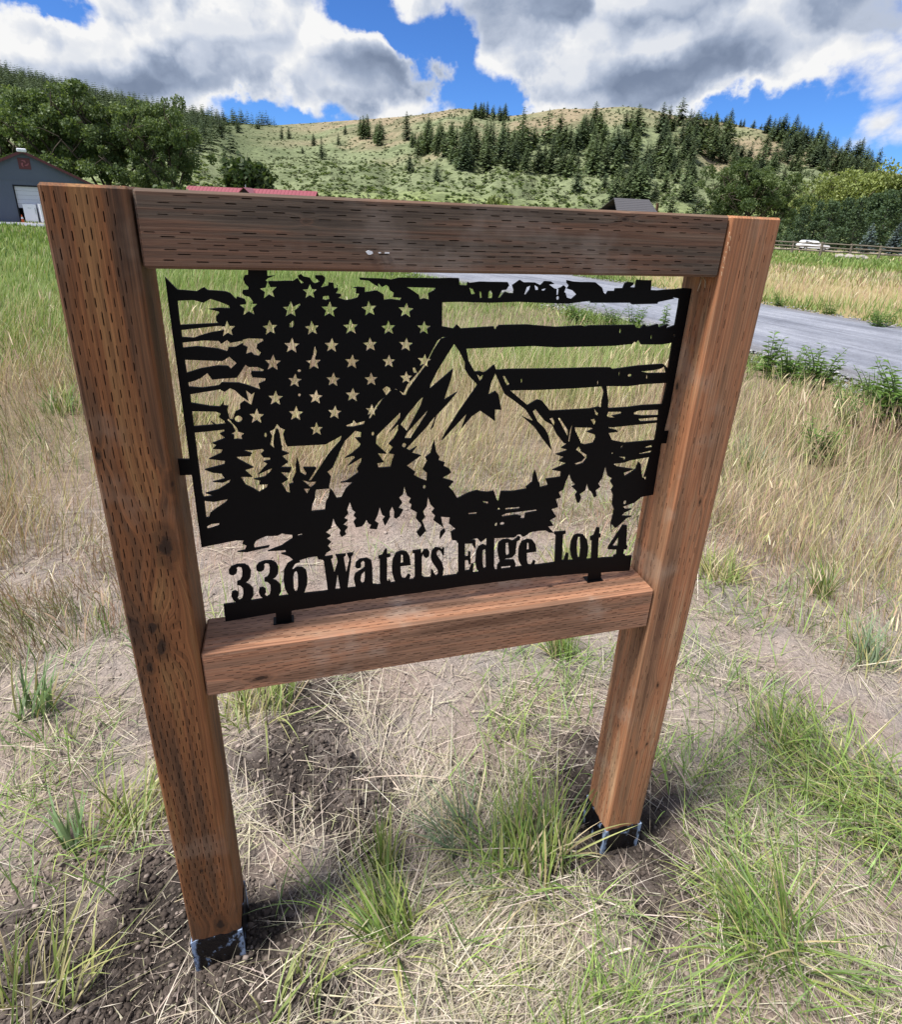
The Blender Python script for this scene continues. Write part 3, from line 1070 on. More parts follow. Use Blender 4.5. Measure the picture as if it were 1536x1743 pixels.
# the mountain's open face, its snow shards left standing
cut(('B', [(165, 447), (195, 490), (222, 545), (222, 580), (242, 614), (287, 662), (190, 800), (115, 920), (100, 952), (235, 806), (205, 887), (256, 826), (300, 796), (350, 830), (378, 852), (378, 790), (412, 792), (396, 710), (381, 694),
           (343, 714), (358, 650), (381, 598), (386, 612), (412, 672), (430, 710), (480, 745), (540, 792), (580, 852), (518, 824), (585, 882), (630, 946), (677, 1006), (656, 920), (640, 890), (600, 850), (576, 800),
           (590, 788), (612, 816), (640, 850), (680, 872), (702, 920), (738, 965), (758, 970)]),
    ('D', [(790, 210), (830, 221), (758, 246), (806, 262), (776, 285), (822, 297), (738, 335), (788, 343), (785, 374), (700, 386), (714, 422), (668, 434), (664, 408), (655, 395), (651, 370), (639, 336), (628, 370), (625, 402), (588, 433), (592, 442), (510, 456),
           (446, 456), (433, 512), (424, 510), (405, 454), (372, 460), (332, 457), (310, 450), (262, 464), (238, 476), (198, 497), (174, 456), (148, 430), (176, 400), (148, 391), (110, 380), (162, 350), (154, 330), (118, 312), (126, 292), (88, 280), (96, 260), (76, 230), (65, 163),
           (55, 200), (45, 240), (14, 265), (26, 285), (0, 330)]),
    ('C', [(1428, 352), (1424, 398), (1380, 380), (1350, 362), (1360, 346), (1310, 310), (1336, 292), (1393, 252), (1340, 238), (1368, 200), (1330, 225), (1308, 214), (1420, 95), (1476, 24), (1464, 70), (1448, 106)]),
    ('B', [(56, 880), (72, 820), (128, 762), (181, 698), (111, 741), (145, 640), (160, 577), (110, 620), (60, 663), (36, 683), (40, 660), (75, 590), (130, 500)]))
cut(('B', [(283, 606), (300, 619), (321, 604), (312, 630), (300, 643)]))
cut(('A', [(1418, 721), (1405, 766), (1332, 905), (1297, 868), (1332, 818), (1394, 742)]))
cut(('A', [(1448, 784), (1430, 818), (1350, 942), (1318, 942), (1330, 912)]))
ART.append((0, ell('C', 1297, 195, 11, 15)))
cut(('C', [(1140, 140), (1180, 100), (1276, 6), (1273, 40), (1214, 120), (1263, 74), (1262, 112), (1238, 155), (1208, 186), (1233, 206), (1209, 240), (1243, 246), (1226, 290), (1220, 318), (1152, 323), (1143, 296), (1182, 290), (1146, 240), (1198, 242), (1136, 186)]))
cut(('A', [(1014, 872), (1045, 860), (1051, 846), (1066, 862), (1111, 849), (1105, 868), (1050, 881), (1014, 881)]))
ART.append((0, ell('C', 1412, 432, 8, 13)))
# under the canton and between the big spruces
cut(('A', [(650, 866), (666, 885), (692, 896), (681, 920), (692, 960), (707, 992), (690, 1001), (674, 980), (664, 920), (655, 893), (645, 893), (633, 930), (630, 968), (637, 996), (614, 976), (624, 930), (611, 905), (635, 893)]))
cut(('C', [(372, 221), (430, 222), (490, 214), (500, 226), (480, 244), (496, 264), (532, 264), (536, 278), (495, 286), (520, 300), (500, 320), (465, 360), (545, 324), (535, 346), (500, 374), (440, 386), (478, 396), (470, 418), (521, 416), (514, 436), (470, 461), (440, 441), (395, 420), (364, 374), (432, 374), (388, 336), (440, 320), (350, 272), (338, 260), (420, 256), (430, 240)]))
cut(('C', [(602, 204), (640, 200), (850, 189), (942, 138), (935, 166), (862, 250), (830, 300), (766, 396), (750, 400), (797, 325), (790, 319), (720, 319), (741, 355), (735, 368), (708, 350), (698, 298), (688, 262), (678, 310), (680, 350), (660, 391), (666, 410), (640, 416), (646, 468), (630, 462), (598, 410), (625, 396), (635, 388), (590, 346), (646, 350), (655, 320), (590, 320), (636, 290), (600, 256), (642, 240), (600, 226)]))
cut(('C', [(708, 390), (758, 403), (797, 400), (790, 416), (764, 437), (748, 420)]))
cut(('C', [(724, 441), (762, 440), (744, 472)]))
cut(('C', [(1018, 111), (1052, 120), (1050, 150), (1018, 152), (1050, 190), (1040, 206), (1000, 240), (958, 266), (1010, 254), (1016, 266), (974, 312), (1056, 264), (1050, 292), (1028, 330), (1036, 350), (970, 396), (933, 406), (1006, 404), (965, 441), (940, 491), (914, 496), (890, 455), (868, 435), (880, 372), (858, 346), (890, 320), (925, 240), (960, 168)]))
cut(('C', [(794, 446), (876, 439), (866, 490), (850, 520), (846, 562), (768, 570), (776, 525), (788, 500)]))
cut(('C', [(689, 702), (719, 695), (715, 706), (694, 711)]))
# little cut out spruces along the bottom and the open ground below them
cut(('C', [(853, 806), (880, 790), (861, 766), (881, 745), (854, 725), (879, 710), (849, 690), (880, 665), (887, 640), (893, 610), (904, 640), (936, 680), (929, 696), (940, 716), (966, 700), (959, 682), (976, 660), (949, 646), (976, 620), (954, 611), (979, 580), (971, 560), (987, 518), (1001, 560), (1021, 576), (1009, 595), (1026, 611), (1009, 631), (1021, 661), (1056, 655), (1070, 640), (1081, 618), (1094, 640), (1111, 646), (1100, 668), (1140, 672), (1151, 640), (1129, 626), (1146, 590), (1157, 548), (1171, 590), (1191, 601), (1174, 620), (1186, 652), (1200, 632), (1216, 600), (1214, 570), (1228, 543), (1241, 575), (1239, 606), (1252, 611), (1271, 596), (1291, 561), (1263, 551), (1286, 520), (1268, 491), (1291, 470), (1297, 427), (1312, 480), (1337, 496), (1324, 520), (1341, 531), (1334, 556), (1371, 576), (1364, 611), (1391, 641), (1396, 657), (1368, 691), (1386, 717), (1421, 680), (1399, 621), (1416, 600), (1404, 570), (1426, 540), (1432, 488), (1446, 530), (1471, 556), (1454, 576), (1476, 596), (1464, 621)]),
    ('D', [(105, 651), (122, 668), (100, 690), (97, 728), (130, 682), (114, 650), (104, 600), (156, 604), (150, 640), (187, 670), (160, 690), (166, 731), (195, 737), (195, 900)]), ('C', [(855, 900)]))
cut(('D', [(260, 579), (310, 574), (308, 586), (262, 589)]))
cut(('D', [(470, 551), (553, 544), (552, 556), (470, 563)]))
cut(('D', [(450, 591), (480, 580), (560, 570), (651, 559), (650, 569), (585, 581), (580, 612), (553, 611), (561, 596), (530, 590), (455, 602)]))
ART += [(0, ell('D', 418, 645, 8, 12)), (0, ell('D', 453, 640, 14, 10)), (0, ell('D', 175, 671, 12, 6))]
cut(('D', [(343, 511), (375, 515), (372, 529), (345, 521)]))
cut(('D', [(420, 563), (431, 548), (442, 562)]))
cut(('D', [(760, 790), (745, 690), (713, 656), (746, 650), (724, 620), (760, 600), (733, 556), (771, 545), (758, 500), (786, 490), (774, 460), (801, 445), (814, 400), (835, 355), (850, 400), (871, 420), (849, 431), (881, 461), (869, 480), (880, 521), (891, 520), (901, 490), (894, 470), (925, 450), (935, 410), (948, 450), (966, 465), (976, 491), (991, 480), (984, 450), (1011, 430), (999, 410), (1021, 380), (1040, 310), (1055, 370), (1082, 385), (1069, 400), (1087, 430), (1074, 450), (1086, 480), (1079, 530), (1091, 560), (1080, 610), (1072, 640), (1075, 690), (1075, 790)]))
ART.append((0, ell('D', 1152, 520, 10, 12)))
# between the stripes on the right
cut(('B', [(102, 229), (200, 227), (350, 232), (500, 227), (640, 233), (760, 237), (825, 228), (878, 222), (880, 232), (1090, 232), (1096, 240), (1229, 237), (1232, 228), (1318, 210), (1310, 204), (1345, 210), (1340, 250), (1322, 348), (1275, 366), (1285, 342), (1236, 361), (1232, 342), (1175, 358), (1161, 345), (1141, 366), (1116, 361), (1111, 347), (870, 350), (850, 356), (835, 350), (700, 358), (540, 345), (400, 348), (376, 372), (372, 355), (200, 366), (180, 345), (161, 366), (101, 355)]))
cut(('B', [(228, 472), (400, 465), (580, 458), (700, 465), (1000, 457), (1097, 447), (1110, 433), (1118, 440), (1130, 424), (1145, 450), (1250, 450), (1308, 440), (1288, 580), (1262, 553), (1245, 552), (1130, 560), (995, 579), (985, 570), (900, 570), (700, 575), (450, 578), (385, 583), (375, 556), (330, 592), (318, 596), (300, 590), (272, 592), (240, 535)]))
cut(('B', [(1140, 591), (1200, 586), (1248, 576), (1266, 562), (1276, 598), (1180, 600)]))
cut(('B', [(458, 690), (600, 688), (800, 679), (940, 669), (950, 700), (940, 745), (938, 780), (918, 776), (880, 785), (667, 797), (625, 744), (600, 738), (550, 768)]))
cut(('B', [(962, 668), (1080, 668), (1150, 658), (1242, 653), (1282, 650), (1256, 762), (1150, 767), (1080, 777), (970, 784), (972, 745)]))
cut(('B', [(1105, 806), (1130, 796), (1236, 791), (1236, 820), (1150, 822), (1105, 816)]))
cut(('B', [(1130, 839), (1231, 830), (1232, 848), (1140, 853)]))
cut(('B', [(965, 822), (972, 802), (1040, 802), (1045, 811), (990, 824), (1010, 835), (975, 832)]))
cut(('B', [(896, 780), (914, 806), (922, 812), (920, 824), (904, 816)]))
cut(('B', [(880, 842), (900, 838), (908, 856), (900, 876), (890, 860)]))
cut(('D', [(860, 58), (868, 110), (892, 160), (902, 184), (925, 190), (972, 180), (986, 152), (982, 134), (934, 118), (972, 102), (958, 94), (865, 92)]))
cut(('D', [(1058, 92), (1090, 91), (1338, 65), (1322, 165), (1150, 180), (1078, 166), (1058, 124), (1110, 118), (1105, 108), (1062, 98)]))
cut(('D', [(858, 50), (838, 108), (828, 172), (838, 176), (848, 120)]))
cut(('D', [(769, 38), (782, 40), (830, 112), (829, 150), (800, 96)]))
cut(('B', [(664, 838), (680, 832), (694, 860), (690, 878)]))
cut(('D', [(888, 200), (872, 218), (900, 240), (924, 262), (905, 284), (864, 297), (878, 307), (915, 296), (936, 268), (935, 250), (905, 232), (897, 214)]))
cut(('D', [(1083, 300), (1150, 291), (1180, 280), (1294, 260), (1272, 340), (1255, 395), (1245, 350), (1241, 300), (1230, 288), (1214, 330), (1186, 350), (1160, 366), (1144, 350), (1201, 330), (1109, 316)]))
cut(('D', [(1258, 378), (1276, 366), (1272, 395)]))
cut(('D', [(1110, 258), (1155, 260), (1157, 274), (1135, 290), (1145, 270)]))
cut(('D', [(1072, 242), (1090, 224), (1086, 246)]))
cut(('D', [(1128, 202), (1144, 182), (1140, 206), (1124, 216)]))
cut(('D', [(1232, 240), (1306, 222), (1303, 236), (1236, 246)]))
cut(('D', [(1258, 206), (1300, 192), (1310, 206), (1280, 210)]))
# nicks in the stripes
for (t, x, y, a, b) in [('B', 1035, 380, 6, 14), ('B', 1198, 412, 5, 14), ('B', 1318, 403, 5, 8), ('B', 518, 640, 5, 13), ('B', 1030, 605, 4, 18), ('B', 1085, 612, 12, 8), ('B', 1175, 620, 5, 14), ('B', 708, 207, 9, 11), ('B', 918, 650, 4, 14)]:
    ART.append((0, ell(t, x, y, a, b, 8)))
cut(('B', [(418, 614), (430, 615), (456, 660), (441, 666)]))
cut(('B', [(376, 362), (390, 354), (384, 372)]))
cut(('B', [(244, 154), (265, 162), (275, 186), (255, 188)]))
cut(('B', [(296, 172), (308, 176), (311, 206), (300, 208)]))
cut(('B', [(345, 174), (356, 165), (368, 185), (365, 208), (342, 208)]))
cut(('B', [(393, 206), (415, 166), (448, 162), (425, 182), (405, 206)]))
cut(('B', [(532, 186), (545, 150), (568, 140), (560, 165), (540, 190)]))
cut(('B', [(585, 138), (606, 152), (608, 165), (590, 166)]))
cut(('B', [(622, 162), (650, 154), (640, 168), (626, 170)]))
cut(('B', [(702, 158), (715, 160), (712, 190), (700, 192)]))
cut(('B', [(748, 182), (790, 180), (808, 188), (780, 212), (755, 204)]))
cut(('D', [(1145, 350), (1160, 366), (1150, 372)]))
# mounting lugs
LUGS = [tp(('A', [(127, 1050), (196, 1050), (203, 1132), (135, 1134)])), tp(('B', [(1254, 906), (1292, 902), (1286, 966), (1243, 968)])),
        tp(('C', [(565, 1143), (655, 1130), (657, 1198), (568, 1210)])), tp(('D', [(945, 918), (1016, 913), (1013, 964), (942, 968)]))]
BAR = tp(('C', [(268, 1100), (570, 1056), (870, 1020), (1130, 990), (1400, 948)]), ('D', [(120, 939), (400, 905), (620, 877), (840, 848), (1190, 822), (1177, 906), (940, 921), (700, 940), (500, 961), (250, 992)]), ('C', [(1402, 1028), (1000, 1082), (560, 1148), (280, 1196)]))


def shift(poly, t, dx, dy, sx=1.0):
    s = TILES[t][2]
    return [(x + dx / s, y + dy / s) for x, y in poly]


def shear(outer, holes=()):
    return outer, list(holes)


_three = tp(('C', [(300, 925), (297, 905), (312, 885), (345, 872), (385, 870), (412, 885), (425, 910), (422, 945), (408, 965), (388, 976), (415, 987), (438, 1010), (440, 1045), (428, 1066), (418, 1090), (345, 1100), (338, 1084), (322, 1072), (312, 1050), (315, 1030), (335, 1022), (352, 1032), (354, 1050), (345, 1065), (358, 1077), (374, 1067), (381, 1040), (378, 1005), (362, 991), (345, 988), (345, 970), (362, 964), (372, 945), (375, 910), (370, 888), (354, 884), (340, 892), (346, 905), (342, 922), (326, 933), (310, 932)]))
LETTERS = [
    ('3', _three, []),
    ('3', shift(_three, 'C', 156, -20), []),
    ('6', tp(('C', [(609, 960), (612, 905), (632, 868), (665, 848), (700, 842), (704, 858), (676, 868), (662, 890), (660, 906), (685, 888), (715, 888), (738, 905), (746, 945), (743, 990), (730, 1025), (722, 1050), (650, 1062), (632, 1035), (618, 1010)])),
     [tp(('C', [(673, 914), (683, 909), (690, 925), (692, 1000), (686, 1024), (677, 1028), (669, 1010), (666, 940)]))]),
    ('W', tp(('C', [(822, 832), (890, 822), (890, 834), (880, 840), (900, 920), (918, 860), (912, 832), (905, 818), (965, 812), (963, 822), (952, 828), (968, 918), (985, 845), (975, 822), (970, 810), (1008, 806), (1005, 818), (997, 826), (972, 1025), (935, 1030), (917, 930), (902, 1034), (864, 1038), (838, 850), (825, 842)])), []),
    ('a', tp(('C', [(1018, 885), (1022, 862), (1045, 842), (1085, 836), (1110, 850), (1115, 880), (1118, 985), (1140, 985), (1140, 1005), (1090, 1012), (1085, 988), (1070, 1002), (1040, 1008), (1018, 995), (1010, 955), (1018, 925), (1050, 905), (1072, 890), (1072, 860), (1062, 850), (1050, 862), (1053, 880), (1045, 892), (1028, 895)])),
     [tp(('C', [(1072, 910), (1055, 925), (1048, 960), (1056, 980), (1068, 976), (1073, 950)]))]),
    ('t', tp(('C', [(1150, 840), (1150, 825), (1172, 818), (1190, 785), (1199, 785), (1199, 815), (1218, 812), (1218, 828), (1199, 832), (1199, 960), (1206, 972), (1212, 956), (1219, 970), (1206, 996), (1168, 1000), (1158, 970), (1158, 838)])), []),
    ('e', tp(('C', [(1227, 890), (1232, 845), (1250, 808), (1282, 795), (1310, 800), (1328, 825), (1334, 875), (1276, 882), (1277, 920), (1286, 950), (1304, 952), (1320, 928), (1333, 933), (1326, 955), (1306, 976), (1256, 984), (1238, 955), (1229, 925)])),
     [tp(('C', [(1279, 816), (1289, 818), (1292, 864), (1276, 867)]))]),
    ('r', tp(('C', [(1345, 808), (1345, 795), (1392, 788), (1395, 815), (1410, 790), (1430, 785), (1441, 800), (1438, 825), (1422, 836), (1408, 826), (1404, 812), (1397, 830), (1397, 938), (1411, 945), (1411, 960), (1350, 970), (1350, 952), (1358, 945), (1356, 808)])), []),
    ('s', tp(('C', [(1450, 826), (1455, 796), (1475, 776), (1500, 778), (1514, 788), (1518, 775), (1525, 778), (1523, 820), (1515, 820), (1505, 796), (1491, 788), (1480, 800), (1485, 822), (1512, 860), (1522, 895), (1516, 930), (1500, 955), (1470, 958), (1462, 940), (1456, 952), (1448, 950), (1451, 900), (1461, 905), (1468, 925), (1479, 938), (1490, 928), (1488, 905), (1465, 872), (1453, 852)])), []),
    ('E', tp(('D', [(195, 737), (300, 733), (301, 776), (291, 776), (280, 752), (240, 754), (240, 828), (258, 827), (262, 800), (271, 800), (273, 870), (263, 872), (258, 846), (240, 847), (240, 908), (265, 906), (280, 868), (290, 870), (285, 922), (195, 938), (195, 925), (203, 918), (203, 750), (195, 747)])), []),
    ('d', tp(('D', [(300, 860), (305, 800), (320, 770), (345, 758), (364, 768), (364, 716), (408, 714), (406, 880), (412, 900), (412, 912), (340, 924), (325, 918), (308, 900)])),
     [tp(('D', [(341, 790), (358, 784), (361, 890), (347, 897), (339, 850)]))]),
    ('g', tp(('D', [(426, 790), (432, 750), (455, 732), (485, 728), (512, 738), (532, 728), (545, 712), (556, 716), (552, 732), (536, 740), (532, 770), (528, 810), (508, 832), (470, 838), (462, 846), (520, 846), (529, 868), (524, 900), (500, 914), (440, 920), (424, 900), (425, 878), (440, 858), (432, 826)])),
     [tp(('D', [(472, 750), (488, 746), (493, 815), (478, 824), (471, 800)])), tp(('D', [(446, 884), (505, 878), (500, 892), (450, 898)]))]),
    ('e', tp(('D', [(545, 820), (549, 775), (565, 742), (597, 728), (625, 733), (642, 756), (647, 798), (592, 806), (592, 845), (600, 872), (620, 874), (632, 850), (641, 852), (638, 868), (625, 882), (572, 890), (556, 870), (547, 850)])),
     [tp(('D', [(594, 748), (604, 748), (606, 788), (592, 792)]))]),
    ('L', tp(('D', [(750, 700), (750, 688), (815, 682), (812, 696), (798, 702), (792, 852), (806, 846), (818, 806), (829, 808), (826, 868), (735, 880), (735, 866), (752, 860), (759, 706)])), []),
    ('o', tp(('D', [(840, 790), (846, 740), (862, 708), (885, 698), (915, 703), (935, 730), (942, 770), (938, 820), (925, 850), (868, 858), (850, 838)])),
     [tp(('D', [(878, 740), (884, 715), (897, 714), (900, 780), (894, 832), (884, 838), (877, 800)]))]),
    ('t', tp(('D', [(955, 735), (955, 716), (975, 706), (992, 663), (1006, 663), (1005, 700), (1013, 699), (1013, 716), (1001, 720), (996, 846), (960, 850), (965, 732)])), []),
    ('4', tp(('D', [(1056, 775), (1130, 665), (1140, 648), (1163, 650), (1158, 764), (1166, 764), (1160, 786), (1146, 786), (1141, 815), (1152, 815), (1152, 836), (1086, 842), (1088, 822), (1105, 816), (1105, 786), (1056, 786)])),
     [tp(('D', [(1077, 768), (1118, 708), (1112, 768)]))]),
]

PY = 0.049           # the panel stands a little behind the middle of the timbers
PT = 0.0035          # sheet thickness


def on_panel(u, v):
    d = ray(u, v)
    t = (PY - CAM[1]) / d[1]
    p = CAM + d * t
    return (p[0], p[2])


def inside(poly, x, y):
    c = False
    n = len(poly)
    j = n - 1
    for i in range(n):
        xi, yi = poly[i]
        xj, yj = poly[j]
        if (yi > y) != (yj > y) and x < (xj - xi) * (y - yi) / (yj - yi) + xi:
            c = not c
        j = i
    return c


def clean_poly(p):
    q = []
    for a in p:
        if not q or math.hypot(a[0] - q[-1][0], a[1] - q[-1][1]) > .25:
            q.append(a)
    return q


def rough_edges(p, amp, seed):
    """plasma-cut edges: long straights get a slight waver"""
    r = random.Random(seed)
    out = []
    for i, a in enumerate(p):
        b = p[(i + 1) % len(p)]
        out.append(a)
        L = math.hypot(b[0] - a[0], b[1] - a[1])
        k = int(L / 16)
        for j in range(1, k + 1):
            f = j / (k + 1)
            out.append((a[0] + (b[0] - a[0]) * f + r.uniform(-amp, amp) * .3, a[1] + (b[1] - a[1]) * f + r.uniform(-amp, amp)))
    return out


def sheet(name, layers, mat_, parent, y0=PY, th=PT):
    """layers: painter's list of (1 solid / 0 cut, outline in photo pixels) -> cut plate of real thickness"""
    L = []
    for sgn, p in layers:
        p = clean_poly(p)
        L.append((sgn, [on_panel(*q) for q in p]))
    pts, edges = [], []
    for sgn, p in L:
        k = len(pts)
        pts += [Vector(q) for q in p]
        edges += [(k + i, k + (i + 1) % len(p)) for i in range(len(p))]
    vo, eo, fo, *_ = delaunay_2d_cdt(pts, edges, [], 0, 1e-5)
    boxes = [(min(q[0] for q in p), max(q[0] for q in p), min(q[1] for q in p), max(q[1] for q in p)) for _, p in L]
    keep = []
    for f in fo:
        cx = sum(vo[i].x for i in f) / len(f)
        cy = sum(vo[i].y for i in f) / len(f)
        for (sgn, p), bx in zip(reversed(L), reversed(boxes)):
            if bx[0] <= cx <= bx[1] and bx[2] <= cy <= bx[3] and inside(p, cx, cy):
                if sgn:
                    keep.append(f)
                break
    bm = bmesh.new()
    vs = [bm.verts.new((q.x, y0, q.y)) for q in vo]
    fs = [bm.faces.new([vs[i] for i in f]) for f in keep]
    bmesh.ops.delete(bm, geom=[v for v in bm.verts if not v.link_faces], context='VERTS')
    ret = bmesh.ops.extrude_face_region(bm, geom=list(bm.faces))
    for e in ret['geom']:
        if isinstance(e, bmesh.types.BMVert):
            e.co.y += th
    bmesh.ops.recalc_face_normals(bm, faces=bm.faces)
    me = bpy.data.meshes.new(name)
    bm.to_mesh(me)
    bm.free()
    return link(name, me, mat_, parent)


M_STEEL, gg = mat('black_powder_coat')
oc = gg.n('ShaderNodeTexCoord').outputs['Object']
sp = gg.noise(oc, 900, 2, .5)
finish(M_STEEL, gg, gg.mix(gg.noise(oc, 14, 4), (.0015, .0015, .0018), (.003, .003, .004)), gg.lin(sp, .3, .7, .42, .55), gg.bump(sp, .08, .001), .12)

letter_layers = []
for ch, outer, holes in LETTERS:
    letter_layers.append((outer, holes))
allp = [(s_, rough_edges(p, .45, i) if i == 0 else p) for i, (s_, p) in enumerate(ART)]
allp += [(0, o) for o, h in letter_layers] + [(0, BAR)] + [(0, l_) for l_ in LUGS]
panel = sheet('steel_panel', allp, M_STEEL, sign)
panel['label'] = 'black steel sheet cut with a torn flag, a mountain and spruces'
NAMES = {'3': 'numeral', '6': 'numeral', '4': 'numeral'}
for ch, outer, holes in LETTERS:
    o = sheet(NAMES.get(ch, 'letter'), [(1, outer)] + [(0, h) for h in holes] + [(0, BAR)], M_STEEL, panel, PY, PT)
sheet('base_bar', [(1, rough_edges(BAR, .3, 5))] + [(0, l_) for l_ in LUGS[2:]], M_STEEL, panel)
for l_ in LUGS:
    sheet('mounting_lug', [(1, l_)], M_STEEL, panel)
# folded feet of the lugs with their screws
for (u, v, wide) in ((482, 1060, .028), (1012, 989, .028)):
    x, z = on_panel(u, v)
    MB().box(x - wide * .55, x + wide * .62, PY - .0035, PY + .016, ZB + .0003, ZB + .0018, .0004).build('lug_foot', M_STEEL, panel)
# bits left on the wood
M_PAPER = plain('torn_white_tag', (.75, .76, .78), .7)
M_SPL = plain('raw_splinter', (.62, .47, .30), .8)


def on_front(u, v, y=0.0):
    d = ray(u, v)
    p = CAM + d * ((y - CAM[1]) / d[1])
    return p


p = on_front(629, 430)
sc_ = MB()
pp = [(p[0] - .0045, p[2] + .001), (p[0] - .001, p[2] + .0028), (p[0] + .004, p[2] + .0012), (p[0] + .0045, p[2] - .001), (p[0] + .001, p[2] - .0026), (p[0] - .002, p[2] - .0022)]
sc_.prism(pp, 'y', -.0002, .0012)
for dx_ in (.013, .021, .024):
    sc_.box(p[0] + dx_ - .0014, p[0] + dx_ + .0014, -.0002, .0012, p[2] - .0006, p[2] + .0007)
rails = sorted([o for o in sign.children if o.name.startswith('rail')], key=lambda o: -o.data.vertices[0].co.z)
sc_.build('tag_scrap', M_PAPER, rails[0])
sp_ = MB()
r_ = random.Random(4)
for k_ in range(9):
    u = 1243 - 17 * k_ / 9 + r_.uniform(-2, 2)
    v = 395 + 8.5 * k_
    q = on_front(u, v)
    a = Vector((q[0], -.001, q[2]))
    sp_.tube([a, a + Vector((r_.uniform(-.002, .002), -.002, r_.uniform(-.003, .002))), a + Vector((r_.uniform(-.003, .003), -.0025, r_.uniform(-.006, -.001)))], [.0004, .0003, .0002], 4)
q = Vector((GAP - .004, .035, HT - HR - .001))
sp_.tube([q, q + Vector((-.010, -.012, -.010)), q + Vector((-.016, -.016, -.022))], [.0009, .0007, .0003], 4)
sp_.tube([q, q + Vector((-.004, -.014, -.006)), q + Vector((-.008, -.022, -.016))], [.0009, .0007, .0003], 4)
sp_.build('splinter', M_SPL, rails[0])
# ------------------------------------------------------------------ trees
M_NEEDLE = leafy('conifer_needles', trans=.18, rough=.7, spec=.15, var=.45)
M_LEAF = leafy('broad_leaves', trans=.38, rough=.55, spec=.25, var=.3)
M_BARK = plain('grey_bark', (.085, .068, .052), .95, .3, 3.0, .1)
M_BARKP = plain('pale_bark', (.30, .28, .24), .9, .3, 3.0, .1)


def quads_to_tris(Q):
    """(N,4,3) -> verts, tris"""
    n = len(Q)
    V = Q.reshape(-1, 3)
    i = np.arange(n) * 4
    F = np.concatenate([np.stack([i, i + 1, i + 2], 1), np.stack([i, i + 2, i + 3], 1)])
    return V, F


def conifer_mesh(name, seed, width=.20, layers=26, per=9, cols=((.030, .050, .024), (.060, .085, .036)), droop=.28, bare_=.06, ragged=.3):
    """unit-height spruce or fir crown: whorls of drooping sprays, each spray a bunch of needle tufts"""
    r = np.random.default_rng(seed)
    Q, C = [], []
    c0, c1 = np.array(cols[0]), np.array(cols[1])
    lean = r.uniform(0, 6.28)
    for k in range(layers):
        f = k / (layers - 1)
        z0 = bare_ + (1 - bare_) * f ** .92
        rad = width * ((1 - f) ** .78 * (1 - .25 * math.exp(-f * 14)) + .012)
        n = max(4, int(per * (1 - f * .55)))
        ph = r.uniform(0, 6.28)
        for j in range(n):
            a = ph + 6.283 * j / n + r.normal(0, .22)
            L = rad * r.uniform(1 - ragged, 1 + ragged * .55) * (1 + .12 * math.cos(a - lean))
            d = np.array([math.cos(a), math.sin(a), 0])
            t = np.array([-d[1], d[0], 0])
            dr = droop * r.uniform(.5, 1.4) * (1 - f * .8)
            tone = r.uniform(0, 1)
            segs = 4 if f < .75 else 2
            for q in range(segs):
                u = (q + .65) / segs
                p = np.array([0, 0, z0]) + d * L * u + np.array([0, 0, -dr * L * u * u + r.normal(0, .006)])
                wdt = L * .50 * (1.2 - u * .7) * r.uniform(.7, 1.3)
                ln = L * .56 / segs * 2.0 * r.uniform(.8, 1.2)
                ax = (d * .9 + t * r.normal(0, .45) + np.array([0, 0, -dr * 1.3 * u + r.normal(0, .25)]))
                ax /= np.linalg.norm(ax)
                sd_ = t + np.array([0, 0, r.normal(0, .45)])
                sd_ /= np.linalg.norm(sd_)
                Q.append([p - ax * ln * .55, p + sd_ * wdt * .55 - np.array([0, 0, .012]), p + ax * ln * .75, p - sd_ * wdt * .55 - np.array([0, 0, .012])])
                m_ = np.clip(tone * .55 + u * .35 + r.normal(0, .12), 0, 1)
                C.append(c0 + (c1 - c0) * m_)
    Q = np.array(Q)
    V, F = quads_to_tris(Q)
    return tri_mesh(name, V, F, np.repeat(np.array(C), 4, 0))


def conifer_trunk(name, bare_=.1):
    m = MB().tube([(0, 0, -.02), (0, 0, .5), (0, 0, .97)], [.016, .009, .002], 6).mesh(name)
    if not m.materials:
        m.materials.append(M_BARK)
    return m


def leaf_cloud(centers, radii, n_each, size, r, cols, flat=.75):
    """leaf-sized rhombs through clump volumes, thicker towards each clump's shell"""
    Q, C = [], []
    c0, c1, c2 = [np.array(c) for c in cols]
    for c, rad in zip(centers, radii):
        n = max(6, int(n_each * (rad / np.mean(radii)) ** 2))
        d = r.normal(size=(n, 3))
        d /= np.linalg.norm(d, axis=1)[:, None]
        rr = rad * (r.uniform(.25, 1.0, n) ** .5) * r.uniform(.82, 1.16, n)
        p = np.array(c)[None] + d * rr[:, None] * np.array([1, 1, flat])[None]
        ax = d * .5 + r.normal(size=(n, 3)) * .8
        ax /= np.linalg.norm(ax, axis=1)[:, None]
        sdv = np.cross(ax, r.normal(size=(n, 3)))
        sdv /= np.linalg.norm(sdv, axis=1)[:, None]
        s_ = size * r.uniform(.6, 1.4, n)[:, None]
        q = np.stack([p - ax * s_ * .6, p + sdv * s_ * .38, p + ax * s_ * .6, p - sdv * s_ * .38], 1)
        Q.append(q)
        clump = r.uniform(-.25, .25)
        m_ = np.clip(r.uniform(.0, 1, n) * .8 + clump + .1, 0, 1)[:, None]
        col = np.where(m_ < .5, c0 + (c1 - c0) * (m_ * 2), c1 + (c2 - c1) * (m_ * 2 - 1))
        C.append(np.repeat(col, 4, 0))
    V, F = quads_to_tris(np.concatenate(Q))
    return V, F, np.concatenate(C)


